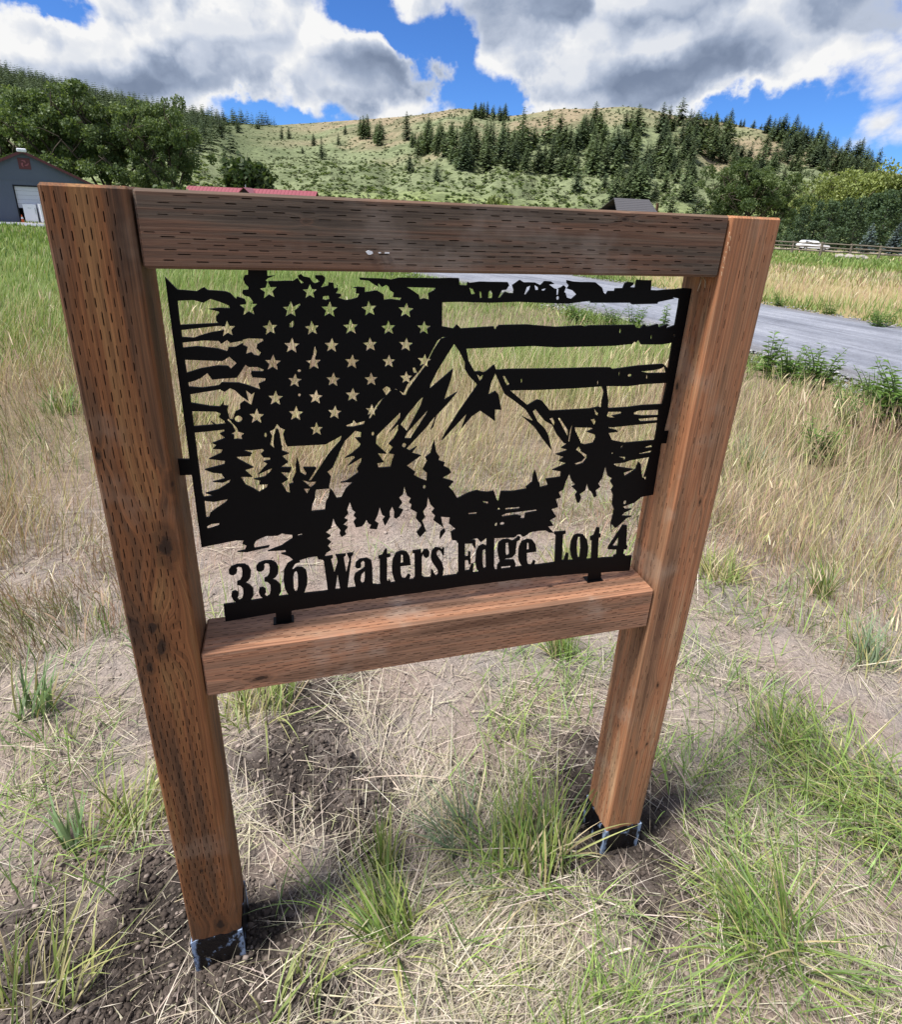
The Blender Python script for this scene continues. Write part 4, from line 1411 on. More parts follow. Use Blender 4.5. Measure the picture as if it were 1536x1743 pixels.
def broad_tree_mesh(name, seed, spread=.42, low=.14, n_limb=7, leaves=60, leaf=.026, cols=((.035, .058, .020), (.060, .092, .030), (.105, .140, .045)), clump=.105, sub=5, flat=.8, trunk_lean=.0):
    """unit-height broadleaf: trunk, limbs and twigs in one mesh, crown of leaf clumps in another"""
    r = np.random.default_rng(seed)
    wood_ = MB()
    cent, rad = [], []
    top = np.array([trunk_lean, 0, .62])
    wood_.tube([(0, 0, -.03), (trunk_lean * .2, .005, .16), (trunk_lean * .6, -.006, .38), tuple(top)], [.030, .023, .016, .007], 8)
    for k in range(n_limb):
        f = k / max(1, n_limb - 1)
        z0 = .12 + .42 * f
        a = k * 2.399 + r.uniform(-.4, .4)
        L = spread * (1.0 - .35 * f) * r.uniform(.75, 1.15)
        base = np.array([trunk_lean * z0, 0, z0])
        rise = .20 + .25 * r.uniform(.6, 1.3) * (1 - .3 * f)
        mid = base + np.array([math.cos(a) * L * .5, math.sin(a) * L * .5, rise * .62])
        tip = base + np.array([math.cos(a) * L, math.sin(a) * L, rise])
        wood_.tube([base, mid, tip], [.013 * (1.1 - f * .4), .008, .003], 6)
        for q in range(sub):
            u = r.uniform(.35, 1.05)
            p = base + (tip - base) * u + np.array([0, 0, .06 * math.sin(u * 3)])
            e = p + r.normal(size=3) * np.array([.11, .11, .085]) + np.array([0, 0, .02])
            e[2] = max(e[2], low)
            wood_.tube([p, (p + e) / 2 + np.array([0, 0, .012]), e], [.005, .0035, .0012], 4, cap=False)
            cent.append(e)
            rad.append(clump * r.uniform(.6, 1.25))
    for q in range(sub * 2):
        e = top + r.normal(size=3) * np.array([.13, .13, .08]) + np.array([0, 0, .2])
        e[2] = min(e[2], .93)
        cent.append(e)
        rad.append(clump * r.uniform(.6, 1.1))
        wood_.tube([top, (top + e) / 2, e], [.006, .004, .0015], 4, cap=False)
    V, F, C = leaf_cloud(cent, rad, leaves, leaf, r, cols, flat)
    zmax = V[:, 2].max()
    me = tri_mesh(name, V / zmax, F, C)
    wm = wood_.mesh(name + '_wood', True)
    wm.transform(Matrix.Scale(1 / zmax, 4))
    return me, wm


def shrub_mesh(name, seed, cols, n=14, leaves=40, leaf=.09, wide=.8, flat=.8):
    r = np.random.default_rng(seed)
    cent, rad = [], []
    for k in range(n):
        a = r.uniform(0, 6.28)
        d = wide * .55 * r.uniform(0, 1) ** .6
        h = r.uniform(.18, .72) * (1 - .4 * d / wide)
        cent.append((math.cos(a) * d, math.sin(a) * d, h))
        rad.append(r.uniform(.16, .30))
    V, F, C = leaf_cloud(cent, rad, leaves, leaf, r, cols, flat)
    V[:, 2] -= V[:, 2].min()
    return tri_mesh(name, V / max(V[:, 2].max(), .1), F, C)


DARK_FIR = ((.046, .070, .038), (.098, .130, .068))  # lightened so the colour carries the haze of distance
MID_FIR = ((.066, .098, .044), (.135, .172, .078))  # likewise paled for aerial haze
BLUE_FIR = ((.075, .105, .105), (.16, .205, .215))
conifers = [conifer_mesh('conifer_crown', 11 + k, [.20, .23, .26, .22, .29, .25][k], [24, 26, 24, 28, 22, 26][k], 9, [DARK_FIR, MID_FIR, DARK_FIR, MID_FIR, DARK_FIR, MID_FIR][k]) for k in range(6)]
conifers += [conifer_mesh('conifer_crown', 31, .30, 20, 8, ((.075, .105, .05), (.15, .19, .085)), .22, .05, .55), conifer_mesh('conifer_crown', 32, .27, 18, 7, MID_FIR, .35, .10, .6)]
for me in conifers:
    me.materials.append(M_NEEDLE)
c_trunk = conifer_trunk('conifer_trunk')


def place_tree(name, crown, trunk, p, h, label, cat, group, wide=1.0, rz=None, parts=True, sink=.02):
    rz = rng.uniform(0, 6.28) if rz is None else rz
    if parts:
        t = empty(name, (p[0], p[1], p[2] - h * sink), rz)
        t.scale = (h * wide, h * wide, h)
        link('crown', crown, None, t)
        link('trunk', trunk, None, t)
    else:
        t = link(name, crown)
        t.location = (p[0], p[1], p[2] - h * sink)
        t.rotation_euler = (0, 0, rz)
        t.scale = (h * wide, h * wide, h)
    return tag(t, label, cat, group)


def px_depth(p):
    return float((p - CAM) @ (RM @ np.array([0, 0, -1.0])))


# (a) the firs on the open slope that stand by themselves: base pixel, height in pixels
LONE = [(384, 301, 50, 1, 'grey green fir standing alone on the sage slope above the red roof'), (405, 303, 34, 0, 'smaller fir close to the grey green fir above the red roof'),
        (548, 272, 38, 0, 'dark fir by itself halfway up the sage slope'), (480, 237, 22, 0, 'dark fir below the saddle of the ridge, left one of two'), (492, 236, 20, 2, 'dark fir below the saddle of the ridge, right one of two'),
        (376, 234, 32, 2, 'tall dark fir just right of the big cottonwoods at the forest edge'), (405, 226, 24, 2, 'dark fir under the left skyline at the end of the forest'),
        (576, 248, 22, 0, 'narrow dark fir upper middle of the slope left of the fir group'), (588, 230, 18, 2, 'small fir high on the slope under the ridge'), (534, 249, 22, 4, 'dark fir left of centre beneath the shaded ridge'),
        (697, 294, 30, 4, 'bushy fir alone on the slope below the left end of the dense stand'), (743, 309, 32, 4, 'fir in front of the dense stand, lowest on its left'), (981, 327, 46, 4, 'broad fir in front of the dense stand above the rail centre'),
        (702, 252, 28, 3, 'fir at the left edge of the dense stand'), (515, 262, 12, 4, 'stunted dark fir on the open slope')]
for (u, v, hp, k, lab) in LONE:
    p = hit(u, v)
    if p is not None:
        place_tree('fir_tree', conifers[k], c_trunk, p, hp * px_depth(p) / FPX, lab, 'tree', 'single firs on the sage slope', 1.15)

# (b) stands of conifers: polygon of base pixels, count, height range in pixels
STANDS = [
    ([(612, 228), (655, 232), (652, 258), (612, 256)], 7, (28, 40), 'dark fir in the small clump on the middle of the slope', 'firs in the small clump'),
    ([(690, 236), (752, 232), (760, 272), (700, 268)], 16, (30, 46), 'dark fir in the dense stand at its left end', 'firs at the left of the dense stand'),
    ([(760, 238), (1000, 240), (1010, 300), (900, 306), (830, 300), (765, 288)], 66, (36, 60), 'dark green fir in the dense stand in the middle of the hillside', 'firs in the middle of the dense stand'),
    ([(985, 215), (1085, 215), (1090, 270), (1000, 270)], 26, (34, 54), 'fir in the steep upper part of the stand below the bald knoll', 'firs below the bald knoll'),
    ([(1000, 275), (1180, 268), (1190, 345), (1040, 345)], 44, (40, 60), 'mid green fir in the lower stand above the shingled roof', 'firs above the shingled roof'),
    ([(1120, 205), (1240, 225), (1250, 280), (1130, 270)], 34, (32, 52), 'fir in the stand right of the bald knoll', 'firs right of the knoll'),
    ([(1235, 240), (1370, 262), (1385, 320), (1240, 310)], 26, (28, 46), 'fir in the open stand on the right flank of the hill', 'firs on the right flank'),
    ([(1290, 213), (1400, 242), (1500, 288), (1480, 315), (1400, 296), (1330, 252)], 64, (28, 44), 'fir in the dark wood running down the right skyline', 'firs on the right skyline'),
    ([(1180, 204), (1290, 213), (1300, 222), (1190, 212)], 14, (10, 20), 'small fir on the crest right of the knoll', 'small firs on the crest'),
    ([(806, 191), (868, 205), (866, 210), (808, 200)], 26, (16, 28), 'dark fir in the notch behind the tan ridge', 'firs in the ridge notch'),
]


def in_poly(poly, x, y):
    c = False
    j = len(poly) - 1
    for i in range(len(poly)):
        xi, yi = poly[i]
        xj, yj = poly[j]
        if (yi > y) != (yj > y) and x < (xj - xi) * (y - yi) / (yj - yi) + xi:
            c = not c
        j = i
    return c


n_fir = 0
for poly, cnt, (h0_, h1_), lab, grp in STANDS:
    x0_, x1_ = min(q[0] for q in poly), max(q[0] for q in poly)
    y0_, y1_ = min(q[1] for q in poly), max(q[1] for q in poly)
    got, tries = [], 0
    while len(got) < cnt and tries < 6000:
        tries += 1
        u, v = rng.uniform(x0_, x1_), rng.uniform(y0_, y1_)
        if not in_poly(poly, u, v) or any(abs(u - a) < 6 and abs(v - b) < 5 for a, b in got):
            continue
        p = hit(u, v)
        if p is None:
            continue
        got.append((u, v))
        hpx = rng.uniform(h0_ * .6, h1_ * .98)
        place_tree('fir_tree', conifers[int(rng.integers(0, 8))], c_trunk, p, hpx * px_depth(p) / FPX, lab, 'tree', grp, rng.uniform(1.15, 1.75))
        n_fir += 1

# (c) the forest over the left skyline reads as one mass
V_, F_, C_, off_ = [], [], [], 0
base_v = [np.array([v.co[:] for v in me.vertices]) for me in conifers]
small = [conifer_mesh('forest_template', 90 + k, .30, 10, 7, DARK_FIR if k % 2 else MID_FIR) for k in range(4)]
sv = []
for me in small:
    a = np.empty(len(me.vertices) * 3, np.float32)
    me.vertices.foreach_get('co', a)
    li_ = np.empty(len(me.loops), np.int32)
    me.loops.foreach_get('vertex_index', li_)
    cc = np.empty(len(me.vertices) * 4, np.float32)
    me.attributes['tint'].data.foreach_get('color', cc)
    sv.append((a.reshape(-1, 3), li_.reshape(-1, 3), cc.reshape(-1, 4)[:, :3]))
for me in small:
    bpy.data.meshes.remove(me)


def forest_batch(points, heights, wides):
    global off_
    for p, h, w in zip(points, heights, wides):
        a, f, c = sv[int(rng.integers(0, 4))]
        t = rng.uniform(0, 6.28)
        ca, sa = math.cos(t), math.sin(t)
        q = np.stack([(a[:, 0] * ca - a[:, 1] * sa) * h * w, (a[:, 0] * sa + a[:, 1] * ca) * h * w, a[:, 2] * h], 1) + np.array(p)[None]
        V_.append(q)
        F_.append(f + off_)
        C_.append(c * rng.uniform(.7, 1.25))
        off_ += len(a)


cnt = 0
while cnt < 2600:
    az = rng.uniform(azel(-260, 120)[0], azel(470, 210)[0])
    h0_, h1_ = hill_r(az)
    t = rng.uniform(.42, 1.03)
    right = (az - azel(200, 170)[0]) / (azel(430, 210)[0] - azel(200, 170)[0])
    if right > 0 and rng.uniform() < ss(right, 0, 1) * 1.02 - .25 * (t > .9):
        cnt += .4
        continue
    r_ = h0_ + (h1_ - h0_) * t
    x, y = CAM[0] + math.sin(az) * r_, CAM[1] + math.cos(az) * r_
    forest_batch([(x, y, float(terrain(x, y)) - .5)], [rng.uniform(8, 15)], [rng.uniform(.9, 1.3)])
    cnt += 1
fo = link('conifer_forest', tri_mesh('conifer_forest', np.concatenate(V_), np.concatenate(F_), np.concatenate(C_)), M_NEEDLE)
tag(fo, 'dark conifer forest along the left skyline behind the cottonwoods', None, None, 'stuff')

# (d) sagebrush and oak scrub over the hills
sc_cols = [((.13, .155, .09), (.20, .225, .14), (.29, .31, .20)), ((.09, .13, .045), (.15, .20, .065), (.25, .30, .11)), ((.075, .10, .048), (.115, .145, .07), (.17, .20, .10))]
tmpl = []
for k in range(6):
    me = shrub_mesh('scrub_template', 200 + k, sc_cols[k % 3], 5, 5, .36, .9, .7)
    a = np.empty(len(me.vertices) * 3, np.float32)
    me.vertices.foreach_get('co', a)
    li_ = np.empty(len(me.loops), np.int32)
    me.loops.foreach_get('vertex_index', li_)
    cc = np.empty(len(me.vertices) * 4, np.float32)
    me.attributes['tint'].data.foreach_get('color', cc)
    tmpl.append((a.reshape(-1, 3), li_.reshape(-1, 3), cc.reshape(-1, 4)[:, :3]))
    bpy.data.meshes.remove(me)
NB = 30000
az = rng.uniform(azel(-150, 200)[0], azel(1700, 300)[0], NB)
h0_, h1_ = hill_r(az)
t = rng.uniform(0, 1, NB) ** 1.15 * 1.0
rr = h0_ + (h1_ - h0_) * t
bx, by = CAM[0] + np.sin(az) * rr, CAM[1] + np.cos(az) * rr
bz = terrain(bx, by)
keep = fbm(bx * .05, by * .05, 71, 3) + rng.uniform(-.3, .3, NB) > .42
keep &= ~((t > .55) & (rng.uniform(0, 1, NB) < .45))
V_, F_, C_, off_ = [], [], [], 0
for i in np.nonzero(keep)[0]:
    k = int(rng.integers(0, 6))
    if t[i] > .45 and k % 3 == 1:
        k = 2
    a, f, c = tmpl[k]
    s_ = rng.uniform(.45, 1.25) * (1.25 if k % 3 == 1 else 1.0)
    V_.append(a * np.array([s_ * 1.25, s_ * 1.25, s_])[None] + np.array([bx[i], by[i], bz[i] - .15])[None])
    F_.append(f + off_)
    C_.append(c * rng.uniform(.8, 1.2))
    off_ += len(a)
so_ = link('hillside_scrub', tri_mesh('hillside_scrub', np.concatenate(V_), np.concatenate(F_), np.concatenate(C_)), M_LEAF)
tag(so_, 'sagebrush and oak scrub dotted all over the hillside', None, None, 'stuff')

# (e) bigger trees of the valley floor
COT = ((.060, .095, .036), (.105, .150, .054), (.175, .225, .085))
WIL = ((.150, .185, .055), (.230, .275, .085), (.330, .370, .130))
ASP = ((.060, .100, .052), (.090, .140, .070), (.135, .190, .095))
cott = [broad_tree_mesh('cottonwood_crown', 300 + k, .42, .10, 10, 210, .020, COT, .078, 6) for k in range(3)]
will = [broad_tree_mesh('willow_crown', 320 + k, .55, .04, 10, 120, .030, WIL, .125, 6, .9) for k in range(2)]


def column_tree(name, seed, cols):
    r = np.random.default_rng(seed)
    cent, rad = [], []
    w_ = MB().tube([(0, 0, -.03), (.004, 0, .4), (0, .004, .92)], [.018, .012, .003], 6)
    for k in range(58):
        z = .05 + .88 * r.uniform(0, 1)
        a = r.uniform(0, 6.28)
        q = (.17 * (1 - .75 * max(0, z - .45) / .5)) * r.uniform(.25, 1)
        cent.append((math.cos(a) * q, math.sin(a) * q, z))
        rad.append(r.uniform(.05, .085))
        w_.tube([(0, 0, max(.02, z - .08)), cent[-1]], [.004, .0012], 4, cap=False)
    V, F, C = leaf_cloud(cent, rad, 75, .026, r, cols, 1.2)
    V[:, 2] = np.maximum(V[:, 2], .01)
    return tri_mesh(name, V, F, C), w_.mesh(name + '_wood', True)


aspn = [column_tree('thicket_crown', 330 + k, ASP) for k in range(3)]
for lst, bark in ((cott, M_BARK), (will, M_BARK), (aspn, M_BARKP)):
    for a, b in lst:
        a.materials.append(M_LEAF)
        b.materials.append(bark)


def valley(u, v, depth):
    p = at(u, v, depth)
    p[2] = float(plain_z(p[0], p[1]))
    return p


# (top pixel v, base found from the ground) : u, depth, height px, mesh, width factor, label
for (u, dep, hp, k, w, rz, lab) in [
        (22, 92, 205, 0, 1.05, .3, 'large dark cottonwood behind the roof ridge of the grey barn, leftmost of the row'), (-70, 90, 200, 1, 1.0, 1.1, 'large cottonwood at the picture edge beyond the grey barn'),
        (112, 88, 215, 1, 1.0, 2.2, 'tall cottonwood with leaning open limbs behind the barn eave'), (192, 90, 205, 2, 1.0, 4.0, 'broad dark cottonwood in the middle of the row right of the barn'),
        (250, 86, 190, 0, .95, 5.0, 'cottonwood with pale gaps between its limbs left of the last of the row'), (300, 84, 200, 1, .72, 1.9, 'dense upright cottonwood ending the row above the left half of the top rail'),
        (66, 99, 175, 2, 1.1, 2.7, 'further cottonwood filling the gap behind the barn roof')]:
    p = valley(u, 362, dep)
    place_tree('cottonwood_tree', cott[k][0], cott[k][1], p, hp * dep / FPX, lab, 'tree', 'cottonwoods beside the barn', w, rz)
bush_c = shrub_mesh('bush_crown', 401, COT, 22, 130, .10, .9, .9)
bush_w = shrub_mesh('bush_crown', 402, WIL, 20, 120, .10, 1.0, .8)
bush_l = shrub_mesh('bush_crown', 403, ((.10, .14, .03), (.18, .235, .05), (.27, .32, .09)), 20, 110, .10, 1.1, .75)
for b_ in (bush_c, bush_w, bush_l):
    b_.materials.append(M_LEAF)


def bush(me, u, v, dep, hp, wide, lab, grp, name='bush'):
    p = valley(u, v, dep)
    t = link(name, me)
    h = hp * dep / FPX
    t.location = p
    t.scale = (h * wide, h * wide, h)
    t.rotation_euler = (0, 0, rng.uniform(0, 6.28))
    return tag(t, lab, 'bush', grp)


for (u, dep, hp, w, lab) in [(235, 78, 62, 1.2, 'dark undergrowth bush at the foot of the cottonwoods, right of the barn'), (285, 76, 70, 1.0, 'dark undergrowth bush under the last cottonwood'),
                             (180, 80, 58, 1.2, 'dark undergrowth bush behind the left post top'), (320, 80, 48, .8, 'low bush at the right edge of the cottonwood row')]:
    bush(bush_c, u, 360, dep, hp, w, lab, 'undergrowth below the cottonwoods')
p = valley(428, 350, 118)
place_tree('juniper_tree', shrub_mesh('juniper_crown', 405, ((.03, .055, .018), (.055, .085, .028), (.095, .125, .045)), 26, 120, .085, .62, 1.2), c_trunk, p, 116 * 118 / FPX, 'wide dark green tree clump behind the red roof', 'tree', None, .95)
COL.objects['crown.%03d' % (max([int(o.name[6:]) for o in COL.objects if o.name.startswith('crown.')]))].data.materials.append(M_LEAF)
for (u, dep, hp, w, lab) in [(655, 140, 24, 1.6, 'rounded pale green bush above the top rail left of centre'), (735, 135, 26, 1.5, 'light green willow bush above the rail centre, left one'), (790, 140, 22, 1.3, 'grey green bush between two light green ones above the rail'),
                             (880, 132, 26, 1.6, 'bright yellow green bush above the rail right of centre'), (945, 135, 22, 1.3, 'bright yellow green bush left of the shingled roof'), (1000, 130, 20, 1.2, 'low light bush beside the shingled roof'),
                             (845, 150, 36, .8, 'taller thin pale shrub above the rail centre'), (600, 145, 16, 1.5, 'low pale bush past the end of the red roof'), (700, 150, 16, 1.6, 'flat pale bush on the meadow edge above the rail')]:
    bush(bush_l if 'yellow' in lab or 'light' in lab else bush_w, u, 352, dep, hp + 26, w * .62, lab, 'bushes along the foot of the hill')
for (u, dep, hp, k, w, rz, lab) in [(1270, 92, 148, 2, 1.05, .8, 'large loose cottonwood above the right end of the top rail'), (1235, 98, 126, 0, .9, 3.1, 'greyer cottonwood just left of the large loose one'), (1318, 96, 116, 1, .8, 2.0, 'smaller cottonwood at the right shoulder of the large loose one')]:
    p = valley(u, 385, dep)
    place_tree('cottonwood_tree', cott[k][0], cott[k][1], p, hp * dep / FPX, lab, 'tree', 'cottonwoods above the right post', w, rz)
for (u, dep, hp, k, lab) in [(1138, 100, 88, 3, 'leafy green fir right of the shingled roof'), (1182, 96, 84, 4, 'dark pointed fir between the roof and the cottonwood')]:
    p = valley(u, 378, dep)
    place_tree('fir_tree', conifers[k], c_trunk, p, hp * dep / FPX, lab, 'tree', 'firs by the shingled house', 1.5)
for (u, dep, hp, k, w, rz, lab) in [(1405, 150, 132, 0, .85, .4, 'pale yellow green willow behind the dark thicket, left end'), (1462, 145, 146, 1, .9, 1.7, 'pale yellow green willow behind the dark thicket, middle one'), (1530, 140, 150, 0, .9, 3.9, 'pale yellow green willow at the right picture edge'),
                                   (1600, 145, 146, 1, .9, 2.4, 'willow beyond the right picture edge'), (1365, 158, 100, 1, .7, 5.2, 'small pale willow at the foot of the wooded slope')]:
    p = valley(u, 400, dep)
    place_tree('willow_tree', will[k][0], will[k][1], p, hp * dep / FPX, lab, 'tree', 'willows behind the thicket', w, rz)
THK = [(1336, 122, 66), (1358, 118, 72), (1382, 121, 80), (1404, 117, 82), (1428, 122, 86), (1450, 118, 90), (1474, 124, 98), (1496, 120, 102), (1520, 124, 108), (1546, 119, 112), (1575, 122, 114), (1318, 126, 60)]
ORD = ['first', 'second', 'third', 'fourth', 'fifth', 'sixth', 'seventh', 'eighth', 'ninth', 'tenth', 'eleventh', 'twelfth']
order = sorted(range(len(THK)), key=lambda i: THK[i][0])
for i, (u, dep, hp) in enumerate(THK):
    p = valley(u, 412, dep)
    place_tree('aspen_tree', aspn[i % 3][0], aspn[i % 3][1], p, hp * dep / FPX, '%s young aspen from the left in the dark thicket behind the white car' % ORD[order.index(i)], 'tree', 'aspens of the dark thicket', 1.15)
blue = conifer_mesh('spruce_crown', 500, .23, 20, 10, BLUE_FIR, .2)
blue.materials.append(M_NEEDLE)
for (u, dep, hp, w, lab) in [(1478, 100, 52, 1.45, 'blue spruce in front of the dark thicket, the left one'), (1524, 96, 56, 1.5, 'blue spruce at the right edge in front of the dark thicket')]:
    p = valley(u, 415, dep)
    place_tree('blue_spruce', blue, c_trunk, p, hp * dep / FPX, lab, 'tree', 'blue spruces by the lane', w)
# ------------------------------------------------------------------ buildings, fence, car
def facing(u, v, depth):
    """spot on the valley floor with local x to the picture right and y away from the camera"""
    p = valley(u, v, depth)
    return p, EUL[2]


M_SIDING = plain('blue_grey_siding', (.105, .125, .165), .55, .08, 1.2, .4)
M_TRIM = plain('maroon_trim', (.115, .030, .032), .5, .1, 2, .4)
M_DOORW = plain('roller_door_white', (.60, .61, .64), .5, .05, 2, .4)
M_DARKIN = plain('dark_barn_inside', (.02, .02, .022), .9)
M_WHITE = plain('white_enamel', (.80, .81, .84), .3, .03, 3, .5)
M_CONC = plain('pale_concrete', (.42, .39, .35), .9, .15, 1.5, .2)
M_REDROOF = plain('crimson_metal_roof', (.23, .045, .062), .42, .08, .6, .5)
M_LOG = plain('brown_log_wall', (.12, .065, .035), .8, .2, 2)
M_SHING = plain('grey_shingle', (.085, .082, .088), .9, .25, 5, .2)
M_GLASS = plain('dark_glass', (.02, .025, .03), .08, .1, 1, .6)
M_RUBBER = plain('black_rubber', (.015, .015, .015), .8)
M_ORANGE = plain('orange_plastic', (.62, .12, .03), .5)
M_CHROME = plain('bright_metal', (.55, .56, .58), .25, .05, 1, .5, 1.0)
M_RAILW = plain('weathered_fence_wood', (.20, .165, .13), .95, .3, 3, .1)
M_ROCK = plain('grey_brown_rock', (.30, .27, .235), .95, .25, 2, .15)

# grey barn: gable towards the camera
p, rz = facing(59, 365, 62)
rz = -azel(35, 330)[0] - .02
barn = tag(empty('barn', p, rz), 'blue grey metal barn with maroon roof trim and a half open white roller door', 'barn')
HW, EH, RH, DL = 6.1, 3.75, 6.75, 16.0
DX0, DX1, DH = -1.30, 2.9, 3.55
b = MB()
rib = .30
x = -HW
while x < HW - .01:            # ribbed wall sheets, each rib proud of its pan
    x1 = min(x + rib, HW)
    for (xa, xb, y) in ((x, x + rib * .78, 0.0), (x + rib * .78, x1, -.035)):
        za = RH - (RH - EH) * abs(xa) / HW
        zb = RH - (RH - EH) * abs(xb) / HW
        z0 = DH if (xa >= DX0 - .05 and xb <= DX1 + .05) else -.3
        b.add([(xa, y, z0), (xb, y, z0), (xb, y, zb), (xa, y, za), (xa, .12, z0), (xb, .12, z0), (xb, .12, zb), (xa, .12, za)],
              [(0, 1, 2, 3), (5, 4, 7, 6), (4, 0, 3, 7), (1, 5, 6, 2), (3, 2, 6, 7), (4, 5, 1, 0)])
    x += rib
b.box(-HW, HW, -.05, -.002, RH - 2.62, RH - 2.56)
b.build('gable_wall', M_SIDING, barn)
MB().box(HW - .1, HW, .12, DL, -.3, EH - .02).box(-HW, -HW + .1, .12, DL, -.3, EH - .02).box(-HW, HW, DL, DL + .1, -.3, EH).build('side_wall', M_SIDING, barn)
b = MB()
sl = math.atan2(RH - EH, HW)
for s_ in (-1, 1):
    b.add([(0, -.45, RH + .10), (s_ * (HW + .45), -.45, EH - .09), (s_ * (HW + .45), DL + .3, EH - .09), (0, DL + .3, RH + .10),
           (0, -.45, RH + .20), (s_ * (HW + .45), -.45, EH + .01), (s_ * (HW + .45), DL + .3, EH + .01), (0, DL + .3, RH + .20)],
          [(0, 1, 2, 3), (4, 7, 6, 5), (0, 4, 5, 1), (3, 2, 6, 7), (1, 5, 6, 2), (0, 3, 7, 4)])
roof = b.build('roof', M_TRIM, barn)
b = MB()
for s_ in (-1, 1):
    b.add([(0, -.49, RH - .06), (s_ * (HW + .47), -.49, EH - .25), (s_ * (HW + .47), -.49, EH + .03), (0, -.49, RH + .22),
           (0, -.452, RH - .06), (s_ * (HW + .47), -.452, EH - .25), (s_ * (HW + .47), -.452, EH + .03), (0, -.452, RH + .22)],
          [(0, 1, 2, 3), (5, 4, 7, 6), (0, 4, 5, 1), (2, 6, 7, 3), (1, 5, 6, 2), (0, 3, 7, 4)])
b.build('fascia', M_TRIM, roof)
MB().box(HW + .02, HW + .42, -.2, DL, EH - .4, EH - .1).build('gutter', M_TRIM, roof)
b = MB()
for k_ in range(5):
    b.box(DX0, DX1, .14, .18, DH - .02 - .42 * (k_ + 1) + .012, DH - .02 - .42 * k_, .006)
b.build('roller_door', M_DOORW, barn)
MB().box(DX0 - .12, DX0, -.06, .2, -.2, DH + .12).box(DX1, DX1 + .12, -.06, .2, -.2, DH + .12).box(DX0, DX1, -.06, .2, DH, DH + .12).build('door_frame', M_DARKIN, barn)
MB().box(DX0, DX1, .3, 6, -.02, .0).box(DX0 - 1, DX1 + 1, 6, 6.1, 0, 3.5).build('interior', M_DARKIN, barn)
em = MB().box(-.52, .52, -.075, -.04, RH - 1.55, RH - .50, .01).build('emblem_plate', M_TRIM, barn)
M_SWIRL = plain('pale_red_print', (.34, .12, .13), .6)
b = MB()
for k_ in range(3):          # three curled leaves round the middle
    a0 = k_ * 2.094 + .5
    pts = [(.10 * math.cos(a0 + t_ * 1.5) * (1 + t_ * 2.2), -.082, RH - 1.02 + .10 * math.sin(a0 + t_ * 1.5) * (1 + t_ * 2.2)) for t_ in (0, .3, .6, .9, 1.2)]
    b.tube(pts, [.03, .07, .085, .06, .02], 6)
b.build('emblem', M_SWIRL, em)
MB().box(-.42, .42, -.72, -.46, RH + .02, RH + .36, .09).build('gable_lamp', M_WHITE, barn)

b = MB().add([(-9.5, -3.5, 0), (7, -3.5, 0), (7, .3, 0), (-9.5, .3, 0)], [(0, 1, 2, 3)])
apr = MB()
apr.prism([(-9.0, -2.2), (-4, -2.6), (7.5, -2.4), (8.2, 0.2), (-9.0, 0.2)], 'z', -.6, .045)
a_ = apr.build('concrete_apron', M_CONC)
a_.location = p
a_.rotation_euler = (0, 0, rz)
tag(a_, 'pale concrete strip before the barn door', None, None, 'structure')


def place_local(o, lx, ly, lz=0.0, rot=0.0):
    c_, s_ = math.cos(rz), math.sin(rz)
    o.location = (p[0] + lx * c_ - ly * s_, p[1] + lx * s_ + ly * c_, p[2] + lz)
    o.rotation_euler = (0, 0, rz + rot)


def appliance(lx, ly, rot, w, d, h, lab, controls):
    t = tag(empty('refrigerator'), lab, 'refrigerator', 'white appliances at the barn door')
    place_local(t, lx, ly, .046, rot)
    MB().box(-w / 2, w / 2, 0, d, .06, h, .02).box(-w / 2 + .05, w / 2 - .05, .05, d - .05, 0, .06).build('body', M_WHITE, t)
    dr = MB().box(-w / 2 + .01, w / 2 - .01, -.06, -.004, .10, h - .01, .015).build('door', M_WHITE, t)
    MB().box(w / 2 - .12, w / 2 - .08, -.10, -.062, h * .45, h * .8, .008).build('handle', M_CHROME, dr)
    b_ = MB()
    if controls:
        for k_ in range(3):
            b_.box(-w * .3, -w * .05, -.068, -.0605, h * .9 - k_ * .16, h * .9 - k_ * .16 + .06)
        b_.build('vent_slot', M_DARKIN, dr)
    else:
        b_.box(-.16, .16, -.068, -.0605, h * .78, h * .8)
        b_.build('badge', M_CHROME, dr)


appliance(-.35, -.55, -.12, 1.15, .75, 1.80, 'white chest of an old refrigerator leaning in the dark barn doorway, left one', False)
appliance(1.05, -1.0, .25, 1.05, .75, 1.86, 'white appliance with dark slots beside the left post, right one at the barn door', True)
cone = tag(empty('traffic_cone'), 'small orange and white cone at the corner of the barn door', 'cone')
place_local(cone, DX0 + .12, -.45, .046)
MB().tube([(0, 0, .03), (0, 0, .75)], [.16, .03], 12).build('cone_body', M_ORANGE, cone)
MB().box(-.2, .2, -.2, .2, 0, .03, .005).build('base', M_ORANGE, cone)
MB().tube([(0, 0, .34), (0, 0, .52)], [.112, .078], 12).build('band', M_WHITE, cone)

